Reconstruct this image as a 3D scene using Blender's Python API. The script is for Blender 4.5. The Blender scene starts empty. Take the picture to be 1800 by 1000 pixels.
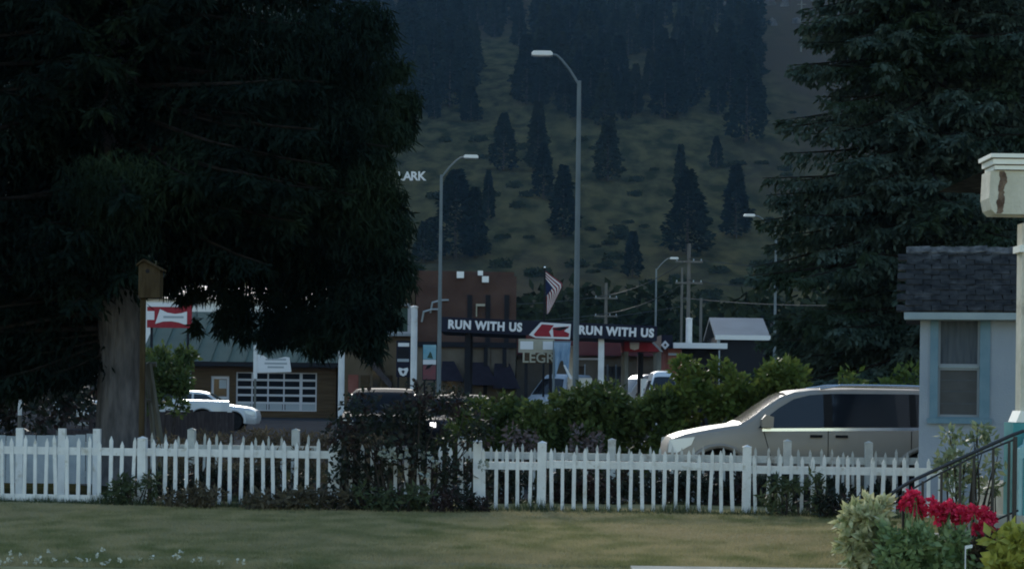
import bpy, bmesh, math, random
import numpy as np
from mathutils import Vector, Matrix

random.seed(7)
RNG = np.random.default_rng(7)
SC = bpy.context.scene
COL = SC.collection
R = math.radians

# ------------------------------------------------------------------ camera
F = 3600.0            # focal length in photograph pixels (1800 wide)
HY = 685.0            # horizon row
EYE = 1.6
ROLL = R(0.7)
cam_d = bpy.data.cameras.new('camera')
cam = bpy.data.objects.new('camera', cam_d)
COL.objects.link(cam)
cs, sn = math.cos(ROLL), math.sin(ROLL)
cam.matrix_world = Matrix(((cs, -sn, 0, 0), (0, 0, -1, 0), (sn, cs, 0, EYE), (0, 0, 0, 1)))
cam_d.sensor_fit = 'HORIZONTAL'
cam_d.sensor_width = 36.0
cam_d.lens = 36.0 * F / 1800.0
cam_d.shift_y = (HY - 500.0) / 1800.0
cam_d.clip_start = 0.5
cam_d.clip_end = 6000
SC.camera = cam

# ------------------------------------------------------------------ sky and sun
SUN_EL, SUN_AZ = R(20), R(-6)      # azimuth measured from +Y (away from the camera) towards +X
w = bpy.data.worlds.new('World')
SC.world = w
w.use_nodes = True
nt = w.node_tree
sky = nt.nodes.new('ShaderNodeTexSky')
sky.sky_type = 'NISHITA'
sky.sun_disc = False
sky.sun_elevation = SUN_EL
sky.sun_rotation = SUN_AZ
sky.air_density = 1.5
sky.dust_density = 0.5
sky.ozone_density = 3.0
nt.nodes['Background'].inputs['Strength'].default_value = 0.13
nt.links.new(sky.outputs[0], nt.nodes['Background'].inputs['Color'])
sun_d = bpy.data.lights.new('sun', 'SUN')
sun_d.energy = 2.0
sun_d.angle = R(10)
sun_d.color = (1.0, 0.95, 0.87)
sun = bpy.data.objects.new('sun', sun_d)
COL.objects.link(sun)
sdir = Vector((math.sin(SUN_AZ) * math.cos(SUN_EL), math.cos(SUN_AZ) * math.cos(SUN_EL), math.sin(SUN_EL)))
sun.rotation_euler = sdir.to_track_quat('Z', 'Y').to_euler()
sun.location = (0, 0, 60)
SC.view_settings.view_transform = 'Standard'
SC.view_settings.look = 'None'
SC.view_settings.exposure = 0.95
SC.view_settings.gamma = 1.0
SC.view_settings.use_curve_mapping = False
SC.render.engine = 'CYCLES'
SC.cycles.filter_width = 1.9
SC.cycles.volume_bounces = 0
SC.cycles.max_bounces = 5

# ------------------------------------------------------------------ pixel helpers (a pixel is a direction; depth Y comes from what the thing stands on)
def P(px, py, Y):
    u, v = px - 900.0, HY - py
    return Vector(((u * cs - v * sn) * Y / F, Y, EYE + (u * sn + v * cs) * Y / F))
def GX(px, Y, z=0.0):
    """world X of a point at depth Y, height z, seen in column px"""
    zz = (z - EYE) * F / Y
    u = px - 900.0
    v = (zz - u * sn) / cs
    return (u * cs - v * sn) * Y / F
def GZ(px, py, Y):
    return P(px, py, Y).z

# ------------------------------------------------------------------ materials
MATS = {}
def mat(name, c, c2=None, rough=0.8, scale=3.0, bump=0.0, bscale=None, metal=0.0, spec=0.5, trans=0.0, stretch=None, detail=6.0, mix=(0.35, 0.65), coat=0.0, c3=None, scale3=0.4, mix3=(0.5, 0.62)):
    m = bpy.data.materials.new(name)
    m.use_nodes = True
    n, l = m.node_tree.nodes, m.node_tree.links
    b = n['Principled BSDF']
    b.inputs['Roughness'].default_value = rough
    b.inputs['Metallic'].default_value = metal
    b.inputs['Specular IOR Level'].default_value = spec if (rough < 0.58 or spec != 0.5) else (0.0 if rough >= 0.9 else 0.10)
    if coat: b.inputs['Coat Weight'].default_value = coat
    geo = n.new('ShaderNodeNewGeometry')
    vec = geo.outputs['Position']
    if stretch:
        mp = n.new('ShaderNodeMapping')
        mp.inputs['Scale'].default_value = stretch
        l.new(vec, mp.inputs[0]); vec = mp.outputs[0]
    col = None
    if c2 is not None:
        t = n.new('ShaderNodeTexNoise')
        t.inputs['Scale'].default_value = scale
        t.inputs['Detail'].default_value = detail
        l.new(vec, t.inputs['Vector'])
        r = n.new('ShaderNodeValToRGB')
        r.color_ramp.elements[0].position, r.color_ramp.elements[1].position = mix
        r.color_ramp.elements[0].color = (*c, 1)
        r.color_ramp.elements[1].color = (*c2, 1)
        l.new(t.outputs['Fac'], r.inputs[0])
        col = r.outputs[0]
        if c3 is not None:
            t3 = n.new('ShaderNodeTexNoise')
            t3.inputs['Scale'].default_value = scale3
            t3.inputs['Detail'].default_value = 4
            l.new(vec, t3.inputs['Vector'])
            r3 = n.new('ShaderNodeValToRGB')
            r3.color_ramp.elements[0].position, r3.color_ramp.elements[1].position = mix3
            l.new(t3.outputs['Fac'], r3.inputs[0])
            mx = n.new('ShaderNodeMixRGB')
            l.new(r3.outputs[0], mx.inputs[0]); l.new(col, mx.inputs[1])
            mx.inputs[2].default_value = (*c3, 1)
            col = mx.outputs[0]
        l.new(col, b.inputs['Base Color'])
    else:
        b.inputs['Base Color'].default_value = (*c, 1)
    if bump:
        t2 = n.new('ShaderNodeTexNoise')
        t2.inputs['Scale'].default_value = bscale or scale * 4
        t2.inputs['Detail'].default_value = 5
        l.new(vec, t2.inputs['Vector'])
        bp = n.new('ShaderNodeBump')
        bp.inputs['Strength'].default_value = bump
        bp.inputs['Distance'].default_value = 0.05
        l.new(t2.outputs['Fac'], bp.inputs['Height'])
        l.new(bp.outputs[0], b.inputs['Normal'])
    if trans:
        # thin leaves let a little light through
        tr = n.new('ShaderNodeBsdfTranslucent')
        if col is not None: l.new(col, tr.inputs['Color'])
        else: tr.inputs['Color'].default_value = (*c, 1)
        ms = n.new('ShaderNodeMixShader')
        ms.inputs[0].default_value = trans
        out = n['Material Output']
        l.new(b.outputs[0], ms.inputs[1]); l.new(tr.outputs[0], ms.inputs[2])
        l.new(ms.outputs[0], out.inputs['Surface'])
    MATS[name] = m
    return m

mat('lawn', (0.165, 0.165, 0.072), (0.33, 0.275, 0.15), 0.95, 2.4, 0.6, 40, stretch=(0.8, 0.55, 1), mix=(0.38, 0.62), detail=9, c3=(0.32, 0.265, 0.15), scale3=0.45, mix3=(0.46, 0.68))
mat('grass_blade', (0.18, 0.185, 0.08), (0.36, 0.305, 0.165), 0.8, 2.4, trans=0.3, stretch=(0.8, 0.55, 1), mix=(0.38, 0.62), detail=9, c3=(0.345, 0.285, 0.165), scale3=0.45, mix3=(0.46, 0.68))
mat('shaded_yard_grass', (0.022, 0.028, 0.013), (0.045, 0.042, 0.022), 0.95, 1.6, 0.5, 30)  # grass darkened, the shade between the fences is in the colour
mat('gravel', (0.05, 0.05, 0.05), (0.085, 0.083, 0.08), 0.95, 2.0, 0.6, 25)
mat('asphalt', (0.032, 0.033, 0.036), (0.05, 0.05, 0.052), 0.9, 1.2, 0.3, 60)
mat('concrete', (0.36, 0.34, 0.29), (0.48, 0.45, 0.38), 0.9, 2.5, 0.25, 30)
mat('hill_grass', (0.022, 0.024, 0.011), (0.080, 0.067, 0.030), 0.95, 0.22, 0.8, 0.6, stretch=(1.0, 0.35, 0.5), mix=(0.36, 0.64), c3=(0.058, 0.042, 0.028), scale3=0.012, mix3=(0.48, 0.62), detail=9)
mat('white_paint', (0.67, 0.67, 0.67), (0.77, 0.77, 0.77), 0.6, 6, 0.15, 60, c3=(0.50, 0.48, 0.43), scale3=9, mix3=(0.60, 0.74))
mat('old_white', (0.46, 0.47, 0.45), (0.62, 0.62, 0.59), 0.75, 5, 0.2, 50, c3=(0.32, 0.29, 0.25), scale3=5, mix3=(0.55, 0.68))
mat('shaded_white', (0.30, 0.34, 0.38), (0.38, 0.42, 0.46), 0.75, 5, 0.2, 50)  # white fence paint with its shade put into the colour
mat('bark', (0.068, 0.067, 0.073), (0.135, 0.13, 0.138), 0.95, 9, 1.0, 14, stretch=(1, 1, 0.22))
mat('twig', (0.035, 0.029, 0.026), (0.065, 0.054, 0.048), 0.9, 6)
mat('limb', (0.016, 0.014, 0.013), (0.03, 0.026, 0.024), 0.95, 6)
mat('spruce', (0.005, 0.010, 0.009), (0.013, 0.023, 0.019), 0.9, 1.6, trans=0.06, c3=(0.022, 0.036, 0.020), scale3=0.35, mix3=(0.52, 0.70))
mat('blue_spruce', (0.034, 0.058, 0.048), (0.085, 0.118, 0.10), 0.9, 2.2, trans=0.08, c3=(0.03, 0.048, 0.028), scale3=0.4)
mat('far_pine', (0.004, 0.010, 0.009), (0.011, 0.020, 0.015), 0.9, 0.25)
mat('far_pine_light', (0.010, 0.017, 0.010), (0.022, 0.030, 0.017), 0.9, 0.25)
mat('far_bush', (0.012, 0.019, 0.010), (0.028, 0.036, 0.018), 0.9, 0.3)
mat('shrub', (0.042, 0.075, 0.016), (0.13, 0.165, 0.04), 0.6, 3.0, trans=0.3, c3=(0.075, 0.11, 0.03), scale3=1.0)
mat('hedge', (0.036, 0.058, 0.020), (0.095, 0.128, 0.040), 0.6, 3.0, trans=0.25)
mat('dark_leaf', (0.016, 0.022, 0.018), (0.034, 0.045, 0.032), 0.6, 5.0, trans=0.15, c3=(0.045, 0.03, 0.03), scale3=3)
mat('bed_leaf', (0.045, 0.065, 0.035), (0.085, 0.105, 0.055), 0.7, 5.0, trans=0.25)
mat('dry_plant', (0.075, 0.065, 0.045), (0.13, 0.11, 0.075), 0.85, 5.0, trans=0.2)
mat('pale_leaf', (0.24, 0.27, 0.11), (0.62, 0.60, 0.38), 0.6, 14.0, trans=0.25)
mat('garden_leaf', (0.095, 0.16, 0.055), (0.27, 0.35, 0.15), 0.55, 10.0, trans=0.25)
mat('lime_leaf', (0.30, 0.31, 0.05), (0.46, 0.45, 0.10), 0.55, 10.0, trans=0.3)
mat('tall_leaf', (0.11, 0.15, 0.085), (0.25, 0.29, 0.17), 0.6, 8.0, trans=0.25)
mat('red_petal', (0.52, 0.018, 0.06), (0.74, 0.05, 0.13), 0.6, 20.0, trans=0.25)
mat('white_petal', (0.45, 0.45, 0.38), (0.62, 0.61, 0.53), 0.7, 20.0)
mat('dull_petal', (0.22, 0.25, 0.22), (0.36, 0.37, 0.33), 0.7, 20.0)
mat('pink_petal', (0.11, 0.085, 0.085), (0.16, 0.12, 0.118), 0.7, 10.0)
mat('house_wall', (0.255, 0.305, 0.375), (0.295, 0.345, 0.41), 0.8, 2.0, 0.12, 40)
mat('teal_trim', (0.12, 0.215, 0.285), (0.155, 0.25, 0.32), 0.6, 5.0, 0.1, 40)
mat('porch_teal', (0.07, 0.27, 0.28), (0.11, 0.33, 0.34), 0.6, 5.0, 0.1, 40)
mat('porch_pale_teal', (0.30, 0.52, 0.53), (0.40, 0.60, 0.60), 0.6, 5.0, 0.1, 40)
mat('fascia_paint', (0.25, 0.32, 0.36), (0.30, 0.37, 0.40), 0.6, 4.0)
mat('cream_paint', (0.50, 0.47, 0.38), (0.60, 0.57, 0.48), 0.7, 5.0, 0.2, 30, c3=(0.30, 0.26, 0.20), scale3=4.0, mix3=(0.62, 0.72))
mat('cream_trim', (0.80, 0.79, 0.72), (0.85, 0.84, 0.78), 0.55, 5.0)
mat('peeled_wood', (0.10, 0.065, 0.05), (0.22, 0.16, 0.12), 0.9, 12.0, 0.6, 40)
mat('shingle', (0.024, 0.026, 0.028), (0.055, 0.055, 0.055), 0.9, 7.0, 0.5, 60, c3=(0.10, 0.10, 0.10), scale3=5, mix3=(0.55, 0.75))
mat('ridge_cap', (0.06, 0.062, 0.065), (0.17, 0.17, 0.17), 0.9, 9.0, 0.5, 60)
mat('glass', (0.010, 0.013, 0.018), rough=0.08, spec=0.45)
mat('dark_glass', (0.006, 0.008, 0.012), rough=0.4, spec=0.03)
mat('house_glass', (0.035, 0.04, 0.045), rough=0.25, spec=0.3)
mat('curtain', (0.062, 0.078, 0.098), (0.09, 0.108, 0.13), 0.8, 5.0, stretch=(5, 5, 0.5))
mat('blind', (0.026, 0.034, 0.045), (0.038, 0.047, 0.058), 0.5, 8.0)
mat('sash', (0.24, 0.28, 0.32), rough=0.6)
mat('van_paint', (0.265, 0.235, 0.20), (0.29, 0.26, 0.225), 0.5, 1.5, metal=0.3, coat=0.1)
mat('white_car', (0.52, 0.54, 0.57), rough=0.3, coat=0.5)
mat('dark_car', (0.012, 0.014, 0.02), rough=0.7, spec=0.06)
mat('grey_car', (0.32, 0.37, 0.43), rough=0.35, coat=0.4)
mat('chrome', (0.75, 0.75, 0.74), rough=0.2, metal=0.9)
mat('headlight', (0.75, 0.76, 0.74), rough=0.12, spec=0.7)
m_ = mat('headlight_lit', (0.8, 0.8, 0.78), rough=0.2)
m_.node_tree.nodes['Principled BSDF'].inputs['Emission Color'].default_value = (1, 0.97, 0.92, 1)
m_.node_tree.nodes['Principled BSDF'].inputs['Emission Strength'].default_value = 1.5
mat('rubber', (0.012, 0.012, 0.013), (0.02, 0.02, 0.021), 0.85, 8)
mat('rim', (0.35, 0.36, 0.37), rough=0.35, metal=0.7)
mat('black_plastic', (0.015, 0.015, 0.016), rough=0.6)
mat('seam', (0.05, 0.047, 0.043), rough=0.9)
mat('iron', (0.012, 0.012, 0.014), rough=0.45, spec=0.5)
mat('galvanised', (0.14, 0.17, 0.19), (0.18, 0.21, 0.23), 0.6, 1.5, metal=0.3)
mat('lamp_head', (0.78, 0.79, 0.80), rough=0.5)
mat('pole_white', (0.62, 0.63, 0.66), (0.72, 0.73, 0.75), 0.6, 2.0, c3=(0.42, 0.40, 0.36), scale3=1.5, mix3=(0.58, 0.7))
mat('pole_wood', (0.11, 0.105, 0.10), (0.17, 0.16, 0.15), 0.9, 3.0, stretch=(4, 4, 0.4))
mat('wire', (0.05, 0.055, 0.06), rough=0.7)
mat('green_roof', (0.042, 0.075, 0.060), (0.055, 0.09, 0.073), 0.6, 0.8)
mat('log_wall', (0.055, 0.036, 0.02), (0.085, 0.058, 0.034), 0.85, 1.5, 0.3, 10, stretch=(0.5, 0.5, 6))
mat('frame_white', (0.46, 0.47, 0.52), rough=0.6)
mat('brown_wall', (0.064, 0.038, 0.032), (0.09, 0.056, 0.047), 0.9, 0.8, 0.2, 8)
mat('tan_wall', (0.10, 0.076, 0.05), (0.13, 0.10, 0.07), 0.9, 0.8)
mat('stone_wall', (0.105, 0.088, 0.07), (0.145, 0.122, 0.098), 0.9, 1.2, 0.3, 8)
mat('dark_trim', (0.016, 0.016, 0.02), rough=0.8)
mat('awning', (0.016, 0.014, 0.022), (0.024, 0.02, 0.03), 0.85, 4)
mat('maroon', (0.10, 0.03, 0.035), (0.13, 0.045, 0.045), 0.8, 1.0)
mat('canopy_black', (0.014, 0.015, 0.03), rough=0.6)
mat('letter_white', (0.70, 0.70, 0.74), rough=0.6)
mat('sign_red', (0.25, 0.022, 0.034), (0.29, 0.03, 0.042), 0.6, 3)
mat('sign_white', (0.66, 0.67, 0.71), rough=0.6)
mat('sign_grey', (0.30, 0.34, 0.38), rough=0.6)
mat('sign_cream', (0.30, 0.29, 0.24), (0.38, 0.36, 0.30), 0.7, 2)
mat('poster_blue', (0.14, 0.32, 0.42), (0.30, 0.45, 0.50), 0.7, 1.2)
mat('poster_red', (0.22, 0.07, 0.08), (0.12, 0.07, 0.08), 0.7, 3)
mat('flag_blue', (0.015, 0.02, 0.06), rough=0.8)
mat('flag_red', (0.20, 0.035, 0.045), rough=0.8)
mat('flag_white', (0.60, 0.58, 0.58), rough=0.8)
mat('cloth_blue', (0.17, 0.27, 0.40), (0.27, 0.37, 0.50), 0.8, 2)
mat('brick_red', (0.20, 0.075, 0.06), (0.26, 0.11, 0.09), 0.9, 2, 0.3, 12)
mat('metal_pale', (0.13, 0.15, 0.17), (0.17, 0.19, 0.21), 0.6, 0.5)
mat('white_metal', (0.70, 0.71, 0.73), rough=0.6)
mat('birdhouse_wood', (0.042, 0.030, 0.018), (0.066, 0.05, 0.03), 0.9, 6, stretch=(4, 4, 0.6))
mat('fence_wood', (0.05, 0.042, 0.045), (0.085, 0.07, 0.072), 0.9, 4, stretch=(4, 4, 0.5))
mat('grey_timber', (0.12, 0.125, 0.12), (0.18, 0.185, 0.175), 0.9, 4, stretch=(4, 4, 0.5))
mat('rock', (0.06, 0.056, 0.056), (0.12, 0.113, 0.113), 0.95, 0.3, 0.5, 1.0)
mat('soil', (0.035, 0.028, 0.022), (0.06, 0.05, 0.04), 0.95, 6, 0.5, 30)

# ------------------------------------------------------------------ mesh helpers
class MB:
    def __init__(s): s.v, s.f = [], []
    def add(s, vs, fs):
        o = len(s.v)
        s.v.extend([tuple(v) for v in vs]); s.f.extend([tuple(i + o for i in f) for f in fs])
        return s
    def box(s, x0, x1, y0, y1, z0, z1, M=None):
        vs = [(x, y, z) for x in (x0, x1) for y in (y0, y1) for z in (z0, z1)]
        if M is not None: vs = [M @ Vector(v) for v in vs]
        return s.add(vs, [(0, 1, 3, 2), (4, 6, 7, 5), (0, 4, 5, 1), (2, 3, 7, 6), (0, 2, 6, 4), (1, 5, 7, 3)])
    def prism(s, poly, a0, a1, axis='y'):
        """extrude a 2-D polygon; axis y: poly in (x,z); axis x: poly in (y,z); axis z: poly in (x,y)"""
        n = len(poly)
        def mk(p, a):
            return (p[0], a, p[1]) if axis == 'y' else (a, p[0], p[1]) if axis == 'x' else (p[0], p[1], a)
        vs = [mk(p, a0) for p in poly] + [mk(p, a1) for p in poly]
        fs = [tuple(range(n - 1, -1, -1)), tuple(range(n, 2 * n))] + [(i, (i + 1) % n, n + (i + 1) % n, n + i) for i in range(n)]
        return s.add(vs, fs)
    def tube(s, pts, radii, n=8, cap=True):
        pts = [Vector(p) for p in pts]
        if not hasattr(radii, '__len__'): radii = [radii] * len(pts)
        vs, fs = [], []
        ref = None
        for i, p in enumerate(pts):
            d = (pts[min(i + 1, len(pts) - 1)] - pts[max(i - 1, 0)]).normalized()
            if ref is None:
                ref = d.orthogonal().normalized()
            a = (ref - d * ref.dot(d))
            a = a.normalized() if a.length > 1e-6 else d.orthogonal().normalized()
            ref = a
            b = d.cross(a)
            for k in range(n):
                t = 2 * math.pi * k / n
                vs.append(p + (a * math.cos(t) + b * math.sin(t)) * radii[i])
        for i in range(len(pts) - 1):
            for k in range(n):
                k2 = (k + 1) % n
                fs.append((i * n + k, i * n + k2, (i + 1) * n + k2, (i + 1) * n + k))
        if cap:
            fs.append(tuple(range(n - 1, -1, -1)))
            fs.append(tuple((len(pts) - 1) * n + k for k in range(n)))
        return s.add(vs, fs)
    def lathe_y(s, prof, n=24, c=(0, 0, 0)):
        """revolve (r, y) profile round the local y axis"""
        vs, fs = [], []
        for r, y in prof:
            for k in range(n):
                t = 2 * math.pi * k / n
                vs.append((c[0] + r * math.cos(t), c[1] + y, c[2] + r * math.sin(t)))
        for i in range(len(prof) - 1):
            for k in range(n):
                k2 = (k + 1) % n
                fs.append((i * n + k, (i + 1) * n + k, (i + 1) * n + k2, i * n + k2))
        fs.append(tuple(range(n))); fs.append(tuple((len(prof) - 1) * n + k for k in range(n - 1, -1, -1)))
        return s.add(vs, fs)
    def mesh(s, name, fix=True):
        me = bpy.data.meshes.new(name)
        me.from_pydata(s.v, [], s.f)
        if fix and len(s.v) < 60000:
            bm = bmesh.new(); bm.from_mesh(me)
            bmesh.ops.recalc_face_normals(bm, faces=bm.faces)
            bm.to_mesh(me); bm.free()
        me.update()
        return me

def tag(o, label=None, cat=None, group=None, kind=None):
    if label: o['label'] = label
    if cat: o['category'] = cat
    if group: o['group'] = group
    if kind: o['kind'] = kind
    return o
def obj(name, m, material, parent=None, loc=None, rz=0.0, smooth=False, sharp=35, **kw):
    me = m.mesh(name) if isinstance(m, MB) else m
    if material is not None and not me.materials:
        me.materials.append(MATS[material])
    if smooth:
        me.polygons.foreach_set('use_smooth', [True] * len(me.polygons))
        if sharp: me.set_sharp_from_angle(angle=R(sharp))
    o = bpy.data.objects.new(name, me)
    COL.objects.link(o)
    if parent is not None: o.parent = parent
    if loc is not None: o.location = loc
    if rz: o.rotation_euler[2] = rz
    return tag(o, **kw)
def thing(name, loc, label, cat, group=None, rz=0.0):
    o = bpy.data.objects.new(name, None)
    o.empty_display_size = 0.2
    COL.objects.link(o)
    o.location = loc; o.rotation_euler[2] = rz
    return tag(o, label, cat, group)
def copy_tree(o, parent=None):
    c = o.copy(); COL.objects.link(c)
    if parent is not None: c.parent = parent
    for ch in list(o.children): copy_tree(ch, c)
    return c
def np_mesh(name, V, Fq, material):
    """numpy verts (n,3), faces (m,k)"""
    me = bpy.data.meshes.new(name)
    V = np.asarray(V, dtype=np.float32); Fq = np.asarray(Fq, dtype=np.int32)
    k = Fq.shape[1]
    me.vertices.add(len(V)); me.vertices.foreach_set('co', V.ravel())
    me.loops.add(Fq.size); me.loops.foreach_set('vertex_index', Fq.ravel())
    me.polygons.add(len(Fq)); me.polygons.foreach_set('loop_start', np.arange(len(Fq), dtype=np.int32) * k)
    me.update(calc_edges=True)
    me.materials.append(MATS[material])
    return me
def unit(a):
    return a / np.maximum(np.linalg.norm(a, axis=-1, keepdims=True), 1e-9)
def leaf_quads(p, d, wv):
    """rhombus leaves: base p, axis d, half width vector wv (all (n,3))"""
    n = len(p)
    V = np.empty((n, 4, 3))
    V[:, 0] = p; V[:, 1] = p + d * 0.45 + wv; V[:, 2] = p + d; V[:, 3] = p + d * 0.45 - wv
    return V.reshape(-1, 3), np.arange(4 * n).reshape(n, 4)
def join_np(parts):
    Vs, Fs, o = [], [], 0
    for V, Fq in parts:
        Vs.append(V); Fs.append(Fq + o); o += len(V)
    return np.concatenate(Vs), np.concatenate(Fs)
def leaf_cloud(clumps, n_per, size, width=0.45, seed=0, hang=0.0, out=0.6, fill=0.55):
    """leaves spread through ellipsoid clumps [(cx,cy,cz,rx,ry,rz)]"""
    rng = np.random.default_rng(seed)
    ps, ds, ws = [], [], []
    tot = sum((c[3] * c[4] * c[5]) ** (2 / 3) for c in clumps)
    N = n_per * len(clumps)
    for c in clumps:
        n = max(8, int(N * (c[3] * c[4] * c[5]) ** (2 / 3) / tot))
        q = unit(rng.normal(size=(n, 3)))
        rad = (fill + (1 - fill) * rng.random(n) ** 0.5) * (0.8 + 0.35 * rng.random(n))
        p = q * rad[:, None] * np.array(c[3:6]) + np.array(c[:3])
        d = unit(q * out + rng.normal(size=(n, 3)) * 0.7 + np.array([0, 0, -hang]))
        L = size * (0.6 + 0.8 * rng.random(n))
        wv = unit(np.cross(d, rng.normal(size=(n, 3)))) * (L * width * 0.5)[:, None]
        ps.append(p); ds.append(d * L[:, None]); ws.append(wv)
    return leaf_quads(np.concatenate(ps), np.concatenate(ds), np.concatenate(ws))
def text_mesh(s, size, depth=0.02, bold=0.0, align='CENTER', spacing=1.0, stretch=1.0):
    cu = bpy.data.curves.new('t', 'FONT')
    cu.body = s; cu.size = size; cu.extrude = depth; cu.offset = bold
    cu.align_x = align; cu.align_y = 'CENTER'; cu.space_character = spacing
    cu.resolution_u = 3
    o = bpy.data.objects.new('t', cu); COL.objects.link(o)
    dg = bpy.context.evaluated_depsgraph_get()
    me = bpy.data.meshes.new_from_object(o.evaluated_get(dg))
    bpy.data.objects.remove(o); bpy.data.curves.remove(cu)
    me.transform(Matrix.Rotation(R(90), 4, 'X') @ Matrix.Diagonal((stretch, 1, 1, 1)))
    me.materials.clear()
    return me

# ================================================================== SETTING: ground, lawn, roads, hill
def sheet(name, x0, x1, y0, y1, z, material, **kw):
    m = MB(); m.add([(x0, y0, z), (x1, y0, z), (x1, y1, z), (x0, y1, z)], [(0, 1, 2, 3)])
    return obj(name, m, material, kind='structure', **kw)
sheet('ground', -1500, 1500, -60, 3000, -0.02, 'gravel')
# lawn with a shallow mower rut and gentle unevenness
def lawn_z(x, y):
    rut = 18.9 - 0.115 * (x + 4.6)
    return 0.02 * np.sin(x * 0.7 + 0.3) * np.sin(y * 0.5) + 0.03 - 0.07 * np.exp(-((y - rut) / 0.06) ** 2) * (x < 1.6) - 0.02 * (y < rut)
nx, ny = 160, 200
gx, gy = np.meshgrid(np.linspace(-16, 12, nx), np.concatenate([np.linspace(0, 16, 20), np.linspace(16.1, 22, 130), np.linspace(22.1, 28.2, 50)]))
V = np.stack([gx, gy, lawn_z(gx, gy)], -1).reshape(-1, 3)
idx = np.arange(nx * ny).reshape(ny, nx)
Fq = np.stack([idx[:-1, :-1], idx[:-1, 1:], idx[1:, 1:], idx[1:, :-1]], -1).reshape(-1, 4)
o = obj('lawn', np_mesh('lawn', V, Fq, 'lawn'), None, kind='structure')
sheet('yard', -30, 9, 28.2, 42.9, 0.0, 'shaded_yard_grass')
sheet('driveway', -4, 40, 30.0, 34.4, 0.004, 'asphalt')  # dark asphalt instead of gravel stands in for shade on the drive
sheet('road', -300, 300, 43, 56, -0.005, 'asphalt')
sheet('forecourt', -60, 60, 62, 140, -0.012, 'asphalt')
# near concrete walk with a raised edge
m = MB(); m.box(GX(1108, 18.1), 30, 16.6, 18.12, -0.05, 0.06)
obj('walkway', m, 'concrete', kind='structure')

# hill
HPROF = [(170, -1.5), (250, 0), (330, 11.6), (430, 32), (515, 54), (600, 78), (750, 124), (900, 171), (1100, 250), (1500, 400), (2200, 520)]
hy = np.array([p[0] for p in HPROF]); hz = np.array([p[1] for p in HPROF])
def hill_z(x, y):
    x = np.asarray(x, float); y = np.asarray(y, float)
    z = np.interp(y, hy, hz)
    amp = np.clip((y - 250) / 250, 0, 1)
    return z + amp * (2.6 * np.sin(x * 0.021 + 1.3) * np.sin(y * 0.013) + 0.7 * np.sin(x * 0.06 + y * 0.03) + 0.35 * np.sin(y * 0.09 + x * 0.017)) + amp * 0.02 * x
hx_ = np.linspace(-900, 900, 181); hy_ = np.concatenate([np.linspace(170, 700, 180), np.linspace(706, 2200, 90)])
gx, gy = np.meshgrid(hx_, hy_)
V = np.stack([gx, gy, hill_z(gx, gy)], -1).reshape(-1, 3)
idx = np.arange(gx.size).reshape(gx.shape)
Fq = np.stack([idx[:-1, :-1], idx[:-1, 1:], idx[1:, 1:], idx[1:, :-1]], -1).reshape(-1, 4)
o = obj('hill', np_mesh('hill', V, Fq, 'hill_grass'), None, kind='structure', smooth=True, sharp=0)
YS = np.linspace(255, 1400, 4000)
def hill_hit(px, py):
    u, v = px - 900.0, HY - py
    X = (u * cs - v * sn) / F * YS; Z = EYE + (u * sn + v * cs) / F * YS
    k = np.argmax(hill_z(X, YS) >= Z)
    return Vector((X[k], YS[k], float(hill_z(X[k], YS[k]))))

# ================================================================== near fences
def picket_fence(name, pts, spacing, h, post_h, rail_z, label, skip=(), posts=(), material='white_paint', w=0.046, seed=1, second_rail=None, start=0.0):
    """pts: (x0,y0)->(x1,y1); posts: distances along; skip: intervals without rail"""
    a, b = Vector((*pts[0], 0)), Vector((*pts[1], 0))
    L = (b - a).length; ang = math.atan2(b.y - a.y, b.x - a.x)
    root = thing(name, a, label, 'fence', rz=ang)
    rnd = random.Random(seed)
    pm = MB()
    t = 0.011
    pm.prism([(-w / 2, 0.03), (w / 2, 0.03), (w / 2, 0.93), (0, 1.0), (-w / 2, 0.93)], -t, t, 'y')
    pme = pm.mesh('picket'); pme.materials.append(MATS[material])
    x = start
    while x < L:
        if not any(abs(x - p) < 0.085 for p in posts):
            o = bpy.data.objects.new('picket', pme); COL.objects.link(o); o.parent = root
            hh = h(x) if callable(h) else h
            o.location = (x + rnd.uniform(-0.008, 0.008), -0.033, rnd.uniform(0, 0.012))
            o.scale = (rnd.uniform(0.92, 1.08), 1, hh * rnd.uniform(0.96, 1.035))
            o.rotation_euler = (rnd.gauss(0, 0.006), rnd.gauss(0, 0.015), 0)
        x += spacing
    qm = MB(); q = 0.055
    qm.box(-q, q, -q, q, 0, 0.97)
    qm.add([(-q - .006, -q - .006, .971), (q + .006, -q - .006, .971), (q + .006, q + .006, .971), (-q - .006, q + .006, .971), (0, 0, 1.0)], [(0, 1, 4), (1, 2, 4), (2, 3, 4), (3, 0, 4), (3, 2, 1, 0)])
    qme = qm.mesh('post'); qme.materials.append(MATS[material])
    for p in posts:
        o = bpy.data.objects.new('post', qme); COL.objects.link(o); o.parent = root
        o.location = (p, 0.0, -0.02); o.scale[2] = post_h * rnd.uniform(0.98, 1.02)
        o.rotation_euler = (0, rnd.gauss(0, 0.008), 0)
    ends = sorted([0.0, L] + list(posts))
    for e0, e1 in zip(ends[:-1], ends[1:]):
        if e1 - e0 < 0.2: continue
        if any(s0 <= (e0 + e1) / 2 <= s1 for s0, s1 in skip): continue
        for rz_ in [rail_z] + ([second_rail] if second_rail else []):
            zc = rz_((e0 + e1) / 2) if callable(rz_) else rz_
            if zc is None: continue
            rm = MB(); rm.box(e0 + 0.03, e1 - 0.03, -0.02, 0.02, zc - 0.05, zc + 0.05)
            r = obj('rail', rm, material, root)
            r.rotation_euler[1] = rnd.gauss(0, 0.001)
    return root

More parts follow.
